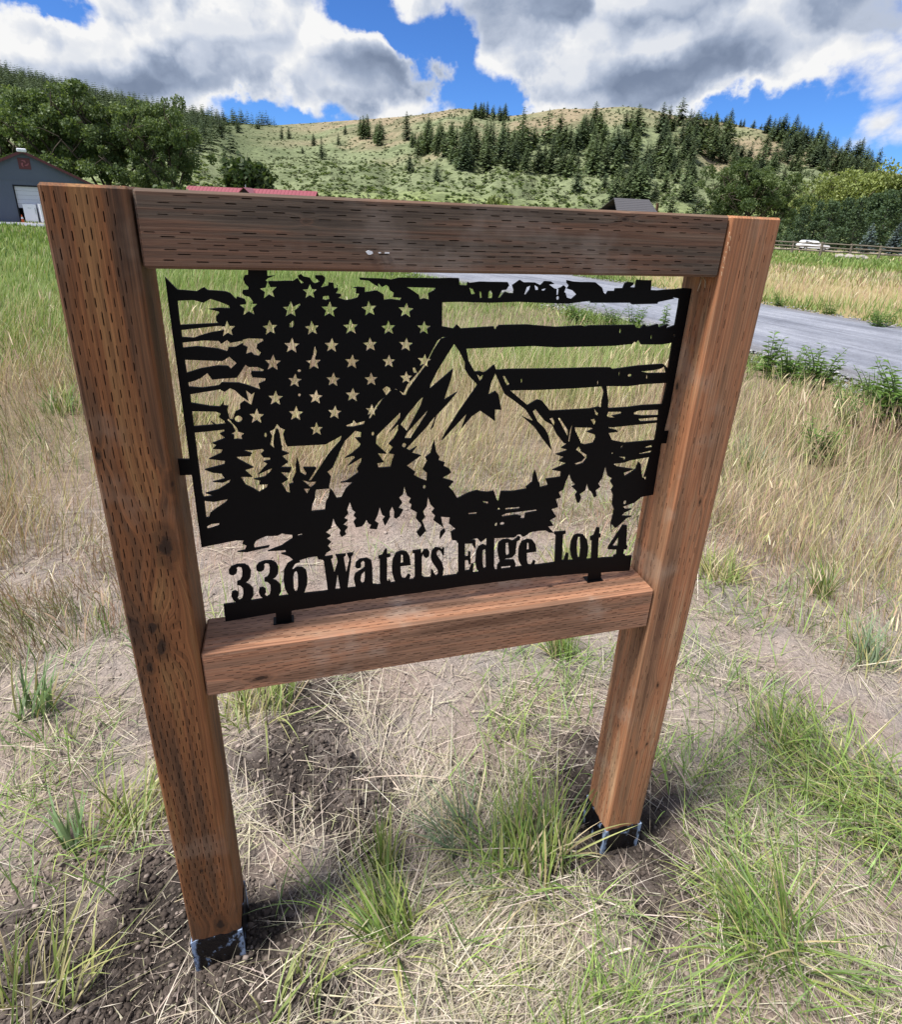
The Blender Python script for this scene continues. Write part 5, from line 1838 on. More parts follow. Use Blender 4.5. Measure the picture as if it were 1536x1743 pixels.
# long house with the crimson metal roof
p2 = valley(420, 362, 96)
red = tag(empty('house', p2, EUL[2]), 'long low house showing only its crimson metal roof over the top rail', 'house')
k96 = 96 / FPX
zt = (at(420, 320, 96)[2] - p2[2])
L0, L1 = (308 - 420) * k96, (533 - 420) * k96
b = MB().box(L0 + .5, L1 - .5, .6, 7.2, -.3, zt - 1.9)
b.build('wall', M_LOG, red)
tilt_ = EUL[1]
b = MB()
b.add([(L0, -.2, zt - 2.3), (L1, -.2, zt - 2.3), (L1, 3.9, zt), (L0, 3.9, zt), (L1, 8.0, zt - 2.3), (L0, 8.0, zt - 2.3),
       (L0, -.2, zt - 2.42), (L1, -.2, zt - 2.42), (L1, 3.9, zt - .12), (L0, 3.9, zt - .12), (L1, 8.0, zt - 2.42), (L0, 8.0, zt - 2.42)],
      [(0, 1, 2, 3), (3, 2, 4, 5), (6, 9, 8, 7), (9, 11, 10, 8), (0, 6, 7, 1), (5, 4, 10, 11), (0, 3, 9, 6), (3, 5, 11, 9), (1, 7, 8, 2), (2, 8, 10, 4)])
rr_ = b.build('roof', M_REDROOF, red)
b = MB()
x = L0 + .3
while x < L1:
    b.add([(x - .03, -.22, zt - 2.29), (x + .03, -.22, zt - 2.29), (x + .03, 3.9, zt + .05), (x - .03, 3.9, zt + .05), (x - .03, -.22, zt - 2.35), (x + .03, -.22, zt - 2.35), (x + .03, 3.9, zt - .02), (x - .03, 3.9, zt - .02)],
          [(0, 1, 2, 3), (5, 4, 7, 6), (0, 4, 5, 1), (2, 6, 7, 3), (1, 5, 6, 2), (0, 3, 7, 4)])
    x += .62
b.build('roof_seam', M_REDROOF, rr_)
dg_ = MB()
xd = (1) * k96
dg_.add([(xd - 1.25, -.6, zt - 1.2), (xd + 1.25, -.6, zt - 1.2), (xd, -.6, zt - .02), (xd - 1.25, 3.2, zt - 1.2), (xd + 1.25, 3.2, zt - 1.2), (xd, 3.2, zt - .02)], [(0, 1, 2), (5, 4, 3), (0, 3, 4, 1)])
dor = dg_.build('dormer', M_LOG, red)
b = MB()
for s_ in (-1, 1):
    b.add([(xd, -.9, zt + .06), (xd + s_ * 1.6, -.9, zt - 1.42), (xd + s_ * 1.6, 3.4, zt - 1.42), (xd, 3.4, zt + .06), (xd, -.9, zt - .04), (xd + s_ * 1.6, -.9, zt - 1.52), (xd + s_ * 1.6, 3.4, zt - 1.52), (xd, 3.4, zt - .04)],
          [(0, 1, 2, 3), (4, 7, 6, 5), (0, 4, 5, 1), (2, 6, 7, 3), (1, 5, 6, 2), (0, 3, 7, 4)])
b.build('dormer_roof', M_REDROOF, dor)
MB().box(xd - .3, xd + .3, -.64, -.602, zt - .9, zt - .35).build('dormer_window', M_GLASS, dor)
MB().tube([(xd - 1.15, 3.6, zt - .4), (xd - 1.15, 3.6, zt + .55)], .11, 8).build('vent_pipe', M_CHROME, rr_)

# house with the grey shingle roof
p3 = valley(1085, 372, 104)
shg = tag(empty('house', p3, EUL[2] + .25), 'house with a dark grey shingle roof peeping over the right half of the top rail', 'house')
zt = at(1085, 338, 104)[2] - p3[2]
b = MB().box(-3.6, 3.9, .4, 7.6, -.3, zt - 2.2)
b.build('wall', M_LOG, shg)
rows = MB()
for s_ in (-1, 1):
    for k_ in range(9):        # courses of shingles, each lapping the one below
        f0, f1_ = k_ / 9, (k_ + 1.12) / 9
        y0_, y1_ = 4 + s_ * 4.3 * (1 - f0), 4 + s_ * 4.3 * (1 - min(1, f1_))
        z0_, z1_ = zt - 2.7 * (1 - f0), zt - 2.7 * (1 - min(1, f1_))
        rows.add([(-4.1 + f0 * 1.3, y0_, z0_ + .05), (4.3, y0_, z0_ + .05), (4.3, y1_, z1_ + .01), (-4.1 + f0 * 1.3, y1_, z1_ + .01), (-4.1 + f0 * 1.3, y0_, z0_ - .03), (4.3, y0_, z0_ - .03), (4.3, y1_, z1_ - .06), (-4.1 + f0 * 1.3, y1_, z1_ - .06)],
                 [(0, 1, 2, 3), (4, 7, 6, 5), (0, 4, 5, 1), (2, 6, 7, 3), (1, 5, 6, 2), (0, 3, 7, 4)])
rf = rows.build('roof', M_SHING, shg)
MB().box(-4.5, -2.2, -.3, .5, zt - 2.75, zt - 2.6).build('porch_roof', M_SHING, shg)
MB().box(4.9, 5.3, 2.0, 2.4, -.3, zt - .55, .03).build('porch_post', M_LOG, shg)

# split rail fence
A_ = valley(1300, 425, 64)
fence = tag(empty('rail_fence', A_), 'weathered split rail fence along the far side of the meadow', 'fence')
fd = valley(1560, 433, 62) - A_
fl = math.hypot(fd[0], fd[1])
fdn = fd / fl
step = 2.95
nseg = 14
for k_ in range(-2, nseg):
    q = fdn * step * k_
    gz = float(plain_z(A_[0] + q[0], A_[1] + q[1])) - A_[2]
    MB().tube([(q[0], q[1], gz - .3), (q[0] + .01, q[1], gz + .6), (q[0] - .01, q[1] + .01, gz + 1.42 + random.uniform(-.04, .06))], [.15, .135, .12], 7).build('post', M_RAILW, fence)
for k_ in range(-2, nseg - 1):
    for hh in (.50, .88, 1.25):
        q0, q1 = fdn * (step * k_ - .12), fdn * (step * (k_ + 1) + .12)
        z0 = float(plain_z(A_[0] + q0[0], A_[1] + q0[1])) - A_[2] + hh + random.uniform(-.05, .05)
        z1 = float(plain_z(A_[0] + q1[0], A_[1] + q1[1])) - A_[2] + hh + random.uniform(-.05, .05)
        sd_ = np.array([-fdn[1], fdn[0], 0]) * (.07 if (k_ + int(hh * 10)) % 2 else -.07)
        MB().tube([(q0[0] + sd_[0], q0[1] + sd_[1], z0), ((q0[0] + q1[0]) / 2, (q0[1] + q1[1]) / 2, (z0 + z1) / 2 + random.uniform(-.05, .02)), (q1[0] + sd_[0], q1[1] + sd_[1], z1)], [.065, .075, .06], 6).build('rail', M_RAILW, fence)

# boulders dumped by the fence
for k_, (u, dep, s_) in enumerate([(1432, 60, .42), (1440, 59.4, .34), (1450, 60.3, .5), (1461, 59.6, .36), (1470, 60, .44), (1445, 58.8, .3), (1478, 59.3, .26)]):
    q = valley(u, 432, dep)
    bm = bmesh.new()
    bmesh.ops.create_icosphere(bm, subdivisions=2, radius=1)
    r_ = random.Random(k_ + 50)
    for v in bm.verts:
        v.co *= 1 + r_.uniform(-.22, .22)
        v.co.z *= .62
    me = bpy.data.meshes.new('rock')
    bm.to_mesh(me)
    bm.free()
    o = link('rock', me, M_ROCK)
    o.location = (q[0], q[1], q[2] + s_ * .25)
    o.scale = (s_ * 1.3, s_, s_)
    o.rotation_euler = (0, 0, r_.uniform(0, 6))
    tag(o, 'pale rock in the heap dumped in front of the rail fence', 'rock', 'rocks heaped by the fence')

# the bare track the wagon stands on
tk = MB()
L_, R_ = [], []
for u_ in range(1240, 1720, 20):
    for lst, dep_ in ((L_, 96), (R_, 116)):
        q_ = valley(u_, 415, dep_)
        lst.append((q_[0], q_[1], q_[2] + .06))
n_ = len(L_)
tk.add(L_ + R_ + [(a, b_, c_ - .4) for a, b_, c_ in L_], [(i, i + 1, n_ + i + 1, n_ + i) for i in range(n_ - 1)] + [(2 * n_ + i, 2 * n_ + i + 1, i + 1, i) for i in range(n_ - 1)])
tag(tk.build('track', plain('pale_track_dirt', (.33, .27, .21), .95, .2, .6, .1)), 'bare dirt track beyond the rail fence', None, None, 'structure')

# white station wagon seen from its side, nose to the right
q = valley(1385, 417, 108)
car = tag(empty('station_wagon', q, EUL[2] - .10), 'old white station wagon parked beyond the rail fence', 'car')
M_CAR = plain('white_car_paint', (.78, .79, .80), .22, .03, 2, .6)
prof = [(-2.62, .42), (-2.66, .72), (-2.60, .98), (-2.42, 1.05), (-2.02, 1.62), (-1.85, 1.70), (.25, 1.68), (.45, 1.62), (1.10, 1.10), (1.25, 1.06), (2.45, .95), (2.62, .82), (2.64, .45), (2.3, .34), (-2.3, .34)]
bm = bmesh.new()
hw = .95
rows_ = []
for (yy, ins, zin) in ((-hw, 0, 0), (-hw + .06, -.0, .0), (hw - .06, 0, 0), (hw, 0, 0)):
    rows_.append([bm.verts.new((px_, yy * (0.80 if (pz_ > 1.15) else 1.0), pz_)) for px_, pz_ in prof])
for a, b2 in zip(rows_[:-1], rows_[1:]):
    for i in range(len(prof)):
        j = (i + 1) % len(prof)
        bm.faces.new((a[i], a[j], b2[j], b2[i]))
bm.faces.new(rows_[0][::-1])
bm.faces.new(rows_[-1])
bmesh.ops.recalc_face_normals(bm, faces=bm.faces)
bmesh.ops.bevel(bm, geom=[e for e in bm.edges if e.calc_length() > .3], offset=.035, segments=2, affect='EDGES')
me = bpy.data.meshes.new('body')
bm.to_mesh(me)
bm.free()
link('body', me, M_CAR, car)


def side_y(z_):
    return hw * (.80 if z_ > 1.15 else 1.0)


for s_ in (-1, 1):
    for (xa, xb, xc, xd_) in ((-2.22, -1.98, -1.25, -1.25), (-1.17, -1.17, -.35, -.35), (-.27, -.27, .36, .80)):
        m_ = MB()
        y0_, y1_ = s_ * (hw * .955 + .006), s_ * (hw * .80 + .014)
        m_.add([(xa, y0_, 1.13), (xd_, y0_, 1.13), (xc, y1_, 1.58), (xb, y1_, 1.58), (xa, y0_ - s_ * .03, 1.13), (xd_, y0_ - s_ * .03, 1.13), (xc, y1_ - s_ * .03, 1.58), (xb, y1_ - s_ * .03, 1.58)],
               [(0, 1, 2, 3), (7, 6, 5, 4), (0, 4, 5, 1), (2, 6, 7, 3), (1, 5, 6, 2), (0, 3, 7, 4)])
        m_.build('side_window', M_GLASS, car)
    for xw in (-1.62, 1.62):
        w_ = MB().tube([(xw, s_ * (hw - .20), .33), (xw, s_ * (hw + .015), .33)], .335, 18).build('tyre', M_RUBBER, car)
        MB().tube([(xw, s_ * (hw + .012), .33), (xw, s_ * (hw + .035), .33)], .19, 14).build('rim', M_CHROME, w_)
    MB().box(2.60, 2.67, min(s_ * .55, s_ * .85), max(s_ * .55, s_ * .85), .66, .80, .01).build('headlight', M_CHROME, car)
MB().add([(.50, -.72, 1.60), (.50, .72, 1.60), (1.09, .86, 1.13), (1.09, -.86, 1.13), (.54, -.72, 1.63), (.54, .72, 1.63), (1.13, .86, 1.15), (1.13, -.86, 1.15)],
         [(0, 1, 2, 3), (4, 7, 6, 5), (0, 4, 5, 1), (2, 6, 7, 3), (1, 5, 6, 2), (0, 3, 7, 4)]).build('windscreen', M_GLASS, car)
MB().box(2.58, 2.74, -.95, .95, .42, .56, .02).box(-2.76, -2.60, -.95, .95, .44, .58, .02).build('bumper', M_CHROME, car)
MB().box(-1.7, .1, -.62, -.58, 1.74, 1.78).box(-1.7, .1, .58, .62, 1.74, 1.78).box(-1.5, -1.46, -.6, .6, 1.70, 1.76).box(-.1, -.06, -.6, .6, 1.70, 1.76).build('roof_rack', M_CHROME, car)
# ------------------------------------------------------------------ grass
M_GRASS = leafy('grass_blades', trans=.30, rough=.5, spec=.28, var=.0)
M_STRAW = leafy('dry_straw', trans=.12, rough=.7, spec=.2, var=.0)


def blades(base, h, az, th0, bend, w, col, nseg=4, tipcol=None, twist=None):
    """curved tapering ribbons: th0 = lean from vertical at the root, bend = further lean gained by the tip"""
    n = len(base)
    base = np.asarray(base, np.float64)
    d = np.stack([np.sin(az), np.cos(az), np.zeros(n)], 1)
    tw = az + (rng.uniform(-1.2, 1.2, n) if twist is None else twist)
    sd_ = np.stack([np.cos(tw), -np.sin(tw), np.zeros(n)], 1)
    P = [base]
    for k in range(nseg):
        t = (k + .5) / nseg
        th = th0 + bend * t
        P.append(P[-1] + (d * np.sin(th)[:, None] + np.array([0, 0, 1.0])[None] * np.cos(th)[:, None]) * (h / nseg)[:, None])
    V = np.empty((n, 2 * nseg + 1, 3))
    C = np.empty((n, 2 * nseg + 1, 3))
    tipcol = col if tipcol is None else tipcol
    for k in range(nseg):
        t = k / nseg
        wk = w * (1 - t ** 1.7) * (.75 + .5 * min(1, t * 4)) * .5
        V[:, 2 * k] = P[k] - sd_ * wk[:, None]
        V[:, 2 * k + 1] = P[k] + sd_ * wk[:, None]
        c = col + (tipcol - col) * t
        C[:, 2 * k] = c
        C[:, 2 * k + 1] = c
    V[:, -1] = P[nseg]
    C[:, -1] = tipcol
    f = []
    for k in range(nseg - 1):
        a = 2 * k
        f += [(a, a + 1, a + 3), (a, a + 3, a + 2)]
    f.append((2 * nseg - 2, 2 * nseg - 1, 2 * nseg))
    f = np.array(f)
    F = (f[None] + (np.arange(n) * (2 * nseg + 1))[:, None, None]).reshape(-1, 3)
    return V.reshape(-1, 3), F, C.reshape(-1, 3)


class Sward:
    def __init__(s):
        s.V, s.F, s.C, s.o = [], [], [], 0

    def add(s, VFC):
        V, F, C = VFC
        s.V.append(V)
        s.F.append(F + s.o)
        s.C.append(C)
        s.o += len(V)

    def build(s, name, m, parent=None):
        return link(name, tri_mesh(name, np.concatenate(s.V), np.concatenate(s.F), np.concatenate(s.C)), m, parent)


STRAW = np.array([(.48, .41, .32), (.42, .355, .285), (.60, .53, .43), (.34, .285, .235), (.45, .41, .27), (.31, .30, .165)])
GOLD = np.array([(.48, .39, .23), (.55, .46, .29), (.43, .315, .21), (.44, .41, .19), (.60, .52, .36), (.42, .29, .20), (.34, .35, .14)])
GREEN = np.array([(.090, .150, .030), (.130, .200, .045), (.065, .115, .028), (.180, .235, .060), (.110, .165, .060)])
LUSH = np.array([(.185, .270, .065), (.235, .320, .090), (.145, .225, .055), (.300, .350, .130)])


def pick(pal, n, jit=.14):
    c = pal[rng.integers(0, len(pal), n)]
    return c * (1 + rng.uniform(-jit, jit, (n, 1))) * (1 + rng.uniform(-.05, .05, (n, 3)))


def in_post(x, y, e=.015):
    a = (x > -S - e) & (x < e) & (y > -e) & (y < S + e)
    b = (x > GAP - e) & (x < GAP + S + e) & (y > -e) & (y < S + e)
    return a | b


VIEW = math.atan2(ray(768, 756)[0], ray(768, 756)[1])


def polar(n, d0, d1, half=.98, power=0.0):
    """points round the camera; power 0 spreads them evenly over the picture's ground, 1 evenly over log distance"""
    az = VIEW + rng.uniform(-half, half, n)
    if power == 0:
        d = np.sqrt(rng.uniform(d0 ** 2, d1 ** 2, n))
    else:
        u = rng.uniform(0, 1, n)
        k = power
        d = (d0 ** -k + u * (d1 ** -k - d0 ** -k)) ** (-1 / k)
    x = CAM[0] + np.sin(az) * d
    y = CAM[1] + np.cos(az) * d
    return x, y, d


def gz_(x, y):
    rd = road_dist(x, y)
    k = ss(rd, ROAD_W - .1, ROAD_W + 1.2)
    return plain_z(x, y) + near_relief(x, y) * k - .03 * (1 - k), rd


def dryness(x, y):
    """0 lush green, 1 straw dry"""
    d = np.hypot(x - CAM[0], y - CAM[1])
    az = np.arctan2(x - CAM[0], y - CAM[1]) - VIEW
    n = fbm(x * .45, y * .3, 81, 4)
    n2 = fbm(x * .12, y * .07, 82, 3)
    mid = ss(az, -.30, -.12) * (1 - ss(az, .22, .40))
    v = 1 - ss(d + (n - .5) * 4 + mid * 1.3, 5.6, 7.6)
    rd = road_dist(x, y)
    v = np.where(rd < ROAD_W + 1.3, v * ss(rd, ROAD_W + .2, ROAD_W + 1.5), v)
    far = (.25 + .75 * ss(n2, .38, .52)) * ss(d + (n - .5) * 6, 16, 20) * (1 - ss(d, 32, 42)) * ss(az, .25, .45)
    return np.clip(np.maximum(v, far) + (n - .5) * .55 * ss(d, 2, 4), 0, 1)


# (a) straw litter lying round the sign
S_ = Sward()
n = 58000
x, y, d = polar(n, .5, 4.8, 1.0, .35)
keep = (rng.uniform(0, 1, n) > bare(x, y) * .94) & (rng.uniform(0, 1, n) < .12 + ss(fbm(x * 3.4, y * 3.4, 101, 3), .36, .60)) & ~in_post(x, y) & (road_dist(x, y) > ROAD_W + .2)
x, y, d = x[keep], y[keep], d[keep]
n = len(x)
z, _ = gz_(x, y)
comb = (fbm(x * 2.1, y * 2.1, 90, 2) - .5) * 9
az = np.where(rng.uniform(0, 1, n) < .55, comb + rng.normal(0, .5, n), rng.uniform(0, 6.28, n))
L = rng.gamma(3.2, .036, n).clip(.025, .34)
th = rng.uniform(1.28, 1.56, n)
S_.add(blades(np.stack([x, y, z + rng.uniform(.001, .016, n)], 1), L, az, th, rng.uniform(-.25, .75, n), rng.uniform(.0009, .0020, n) * np.where(rng.uniform(0, 1, n) < .10, 2.1, 1.0), pick(STRAW, n) * np.where(rng.uniform(0, 1, n) < .14, .5, 1.0)[:, None], 5))
n = 26000        # chopped bits
x, y, d = polar(n, .5, 3.4, 1.0, .35)
keep = (rng.uniform(0, 1, n) > bare(x, y) * .72) & ~in_post(x, y)
x, y = x[keep], y[keep]
n = len(x)
z, _ = gz_(x, y)
S_.add(blades(np.stack([x, y, z + .002], 1), rng.uniform(.012, .06, n), rng.uniform(0, 6.28, n), rng.uniform(1.3, 1.6, n), rng.uniform(-.1, .2, n), rng.uniform(.001, .0024, n), pick(STRAW * .92, n), 2))
tag(S_.build('straw_litter', M_STRAW), 'flattened dry straw strewn over the ground round the sign', None, None, 'stuff')

# (b) standing dry grass with seed heads, then the taller meadow
S_ = Sward()
def clumps(x, y, k=1.7, seed=98):
    return ss(fbm(x * k, y * k, seed, 3), .36, .62)


def verge(rd):
    return .22 + .78 * ss(rd, ROAD_W + .4, ROAD_W + 2.2)


n = 105000
x, y, d = polar(n, 1.9, 11.0, 1.0, .5)
z, rd = gz_(x, y)
dr = dryness(x, y)
cl = clumps(x, y)
keep = (rng.uniform(0, 1, n) < ss(d + .9 * (x < -.3), 1.7, 3.4) * (.22 + .78 * cl) * (1 - bare(x, y) * (1 - ss(d, 4, 7)) * .95)) & (rd > ROAD_W + .35 + .4 * fbm(x * 1.5, y * 1.5, 91, 2)) & (rng.uniform(0, 1, n) < .15 + dr)
x, y, z, d, dr, rd, cl = x[keep], y[keep], z[keep], d[keep], dr[keep], rd[keep], cl[keep]
n = len(x)
h = rng.uniform(.07, .27, n) * (.55 + .65 * ss(d, 2, 4.5)) * (.55 + .75 * cl) * verge(rd)
thick = rng.uniform(0, 1, n) < .28
w = np.maximum(.0013, d * .00040) * rng.uniform(.7, 1.3, n) * np.where(thick, 2.3, 1.0)
pn = fbm(x * .75, y * .75, 99, 3)
c = pick(GOLD * 1.08, n)
rosy_ = pick(np.array([(.47, .33, .23), (.52, .38, .27), (.40, .27, .20)]), n)
c = np.where((pn + rng.uniform(-.12, .12, n) > .56)[:, None], rosy_, c)
mixg = (rng.uniform(0, 1, n) < .10 + .42 * ss(fbm(x * 1.1 + 5, y * 1.1, 100, 3), .50, .68))[:, None]
c = np.where(mixg, pick(LUSH, n) * .95, c)
dead = (rng.uniform(0, 1, n) < .12)[:, None]
c = np.where(dead, c * .42, c)
wind = (fbm(x * 1.3, y * 1.3, 93, 2) - .5) * 12
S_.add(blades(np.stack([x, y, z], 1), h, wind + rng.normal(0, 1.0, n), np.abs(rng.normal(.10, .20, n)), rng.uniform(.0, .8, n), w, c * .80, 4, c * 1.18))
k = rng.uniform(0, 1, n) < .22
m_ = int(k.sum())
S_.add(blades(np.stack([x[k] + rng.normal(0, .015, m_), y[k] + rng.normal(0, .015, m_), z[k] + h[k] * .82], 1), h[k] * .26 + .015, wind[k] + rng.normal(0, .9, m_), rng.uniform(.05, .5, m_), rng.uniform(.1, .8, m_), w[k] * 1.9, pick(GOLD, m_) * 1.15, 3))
tag(S_.build('dry_grass', M_STRAW), 'standing golden dry grass with seed heads behind the sign', None, None, 'stuff')

S_ = Sward()
n = 185000
x, y, d = polar(n, 2.6, 34, 1.0, .75)
z, rd = gz_(x, y)
dr = dryness(x, y)
keep = (rd > ROAD_W + .30 + .35 * fbm(x * 1.7, y * 1.7, 94, 2)) & (rng.uniform(0, 1, n) < np.where(d < 8, .14 + .9 * (1 - dr), 1.0))
keep &= rng.uniform(0, 1, n) > bare(x, y) * (1 - ss(d, 3, 5)) * .9
keep &= rng.uniform(0, 1, n) < (.30 + .70 * clumps(x, y, .8, 95)) * (1 - ss(d, 7, 10)) + ss(d, 7, 10)
keep_i = keep
x, y, z, d, dr = x[keep], y[keep], z[keep], d[keep], dr[keep]
n = len(x)
h = rng.uniform(.10, .34, n) * (.55 + .9 * clumps(x, y, .8, 95)) * np.minimum(1, verge(rd[keep_i]))
w = np.maximum(.0022, d * .00065) * rng.uniform(.7, 1.4, n)
isdry = (rng.uniform(0, 1, n) < np.clip(dr * .9 + .10, 0, 1))[:, None]
c = np.where(isdry, pick(GOLD, n), pick(LUSH, n))
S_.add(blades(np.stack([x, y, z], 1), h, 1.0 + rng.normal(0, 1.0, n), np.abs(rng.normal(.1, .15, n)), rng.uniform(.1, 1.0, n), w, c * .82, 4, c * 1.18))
n = 70000
x, y, d = polar(n, 20, 120, 1.0, .9)
z, rd = gz_(x, y)
keep = (rd > ROAD_W + .2) & (rng.uniform(0, 1, n) < ss(d, 20, 34))
x, y, z, d = x[keep], y[keep], z[keep], d[keep]
n = len(x)
dr = dryness(x, y)
isdry = (rng.uniform(0, 1, n) < dr)[:, None]
c = np.where(isdry, pick(GOLD * 1.05, n), pick(LUSH, n))
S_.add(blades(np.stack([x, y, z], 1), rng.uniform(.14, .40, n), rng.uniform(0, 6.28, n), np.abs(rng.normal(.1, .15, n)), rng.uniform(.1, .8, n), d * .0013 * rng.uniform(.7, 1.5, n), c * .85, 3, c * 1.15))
# ragged green verge along the lane
n = 26000
k = rng.integers(10, 110, n)
sg_ = np.where(rng.uniform(0, 1, n) < .7, -1, 1)
o_ = sg_ * (ROAD_W + .12 + np.abs(rng.normal(0, .55, n)))
x = ROAD_S[k, 0] + nrm[k, 0] * o_ + rng.uniform(-.45, .45, n) * tg[k, 0]
y = ROAD_S[k, 1] + nrm[k, 1] * o_ + rng.uniform(-.45, .45, n) * tg[k, 1]
keep = rng.uniform(0, 1, n) < .12 + ss(fbm(x * 1.3, y * 1.3, 120, 3), .38, .60)
x, y, o_ = x[keep], y[keep], o_[keep]
n = len(x)
z, rd = gz_(x, y)
d = np.hypot(x - CAM[0], y - CAM[1])
c = pick(LUSH * .85, n, .2)
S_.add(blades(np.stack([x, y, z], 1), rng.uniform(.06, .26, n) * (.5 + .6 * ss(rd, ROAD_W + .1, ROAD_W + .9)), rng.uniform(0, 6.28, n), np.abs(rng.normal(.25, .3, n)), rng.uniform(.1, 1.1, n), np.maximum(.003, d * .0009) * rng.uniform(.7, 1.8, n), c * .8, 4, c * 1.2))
tag(S_.build('meadow_grass', M_GRASS), 'tall green and tan meadow grass reaching from the lane to the fence', None, None, 'stuff')

# (c) short green blades between the straw near the sign
S_ = Sward()
n = 25000
x, y, d = polar(n, .5, 4.0, 1.0, .3)
patch = fbm(x * 2.0 + 7, y * 2.0, 96, 3)
keep = (rng.uniform(0, 1, n) < ss(patch, .46, .66)) & ~in_post(x, y) & (rng.uniform(0, 1, n) > bare(x, y)) & (road_dist(x, y) > ROAD_W + .2)
x, y, d = x[keep], y[keep], d[keep]
n = len(x)
z, _ = gz_(x, y)
c = pick(GREEN * 1.6 + .02, n, .2)
S_.add(blades(np.stack([x, y, z], 1), rng.uniform(.05, .19, n), rng.uniform(0, 6.28, n), rng.uniform(.1, .9, n), rng.uniform(.2, 1.1, n), rng.uniform(.0018, .0036, n), c, 4, c * 1.25 + np.array([.03, .02, 0])))
tag(S_.build('short_green_grass', M_GRASS), 'thin short green grass pushing through the straw', None, None, 'stuff')

# (d) crumbs of dug soil and gravel
V_, F_, C_, off_ = [], [], [], 0
bm = bmesh.new()
bmesh.ops.create_icosphere(bm, subdivisions=1, radius=1)
ico_v = np.array([v.co[:] for v in bm.verts])
ico_f = np.array([[v.index for v in f.verts] for f in bm.faces])
bm.free()
n = 110000
x, y, d = polar(n, .5, 3.0, 1.0, .2)
ds = dark_soil(x, y)
keep = (rng.uniform(0, 1, n) < .10 + .9 * ds * ds + .25 * bare(x, y)) & ~in_post(x, y, .004)
x, y, ds = x[keep], y[keep], ds[keep]
n = len(x)
z, _ = gz_(x, y)
s_ = rng.gamma(1.6, .0012, n).clip(.0008, .0075)
jit = 1 + rng.uniform(-.48, .48, (n, len(ico_v), 1))
V = ico_v[None] * jit * s_[:, None, None] * np.array([1.15, 1, .8])[None, None] + np.stack([x, y, z + s_ * .3], 1)[:, None]
F = ico_f[None] + (np.arange(n) * len(ico_v))[:, None, None]
dk, pl_ = np.array([.062, .049, .041]), np.array([.33, .27, .23])
c = dk[None] + (pl_ - dk)[None] * np.clip(1 - ds + rng.normal(0, .12, n) + (rng.uniform(0, 1, n) < .08) * .6, 0, 1)[:, None]
C = np.repeat(c, len(ico_v), 0)
M_SOILC, gg = mat('soil_crumb')
finish(M_SOILC, gg, gg.n('ShaderNodeAttribute', attribute_name='tint').outputs['Color'], .95, None, .1)
tag(link('soil_crumbs', tri_mesh('soil_crumbs', V.reshape(-1, 3), F.reshape(-1, 3), C), M_SOILC), 'crumbs of dark dug soil and grey gravel round both posts', None, None, 'stuff')
# gravel along the lane edge
n = 16000
k = rng.integers(20, 95, n)
sgn = np.where(rng.uniform(0, 1, n) < .75, -1, 1)
o_ = sgn * (ROAD_W + rng.normal(.02, .30, n))
x = ROAD_S[k, 0] + nrm[k, 0] * o_ + rng.uniform(-.5, .5, n) * tg[k, 0]
y = ROAD_S[k, 1] + nrm[k, 1] * o_ + rng.uniform(-.5, .5, n) * tg[k, 1]
z = plain_z(x, y) + .008
s_ = rng.gamma(2.2, .0052, n).clip(.004, .024)
jit = 1 + rng.uniform(-.3, .3, (n, len(ico_v), 1))
V = ico_v[None] * jit * s_[:, None, None] * np.array([1.2, 1, .6])[None, None] + np.stack([x, y, z], 1)[:, None]
F = ico_f[None] + (np.arange(n) * len(ico_v))[:, None, None]
C = np.repeat(rng.uniform(.12, .36, (n, 1)) * np.array([[1, .98, 1.0]]), len(ico_v), 0)
tag(link('lane_gravel', tri_mesh('lane_gravel', V.reshape(-1, 3), F.reshape(-1, 3), C), M_SOILC), 'loose grey gravel along the edges of the lane', None, None, 'stuff')

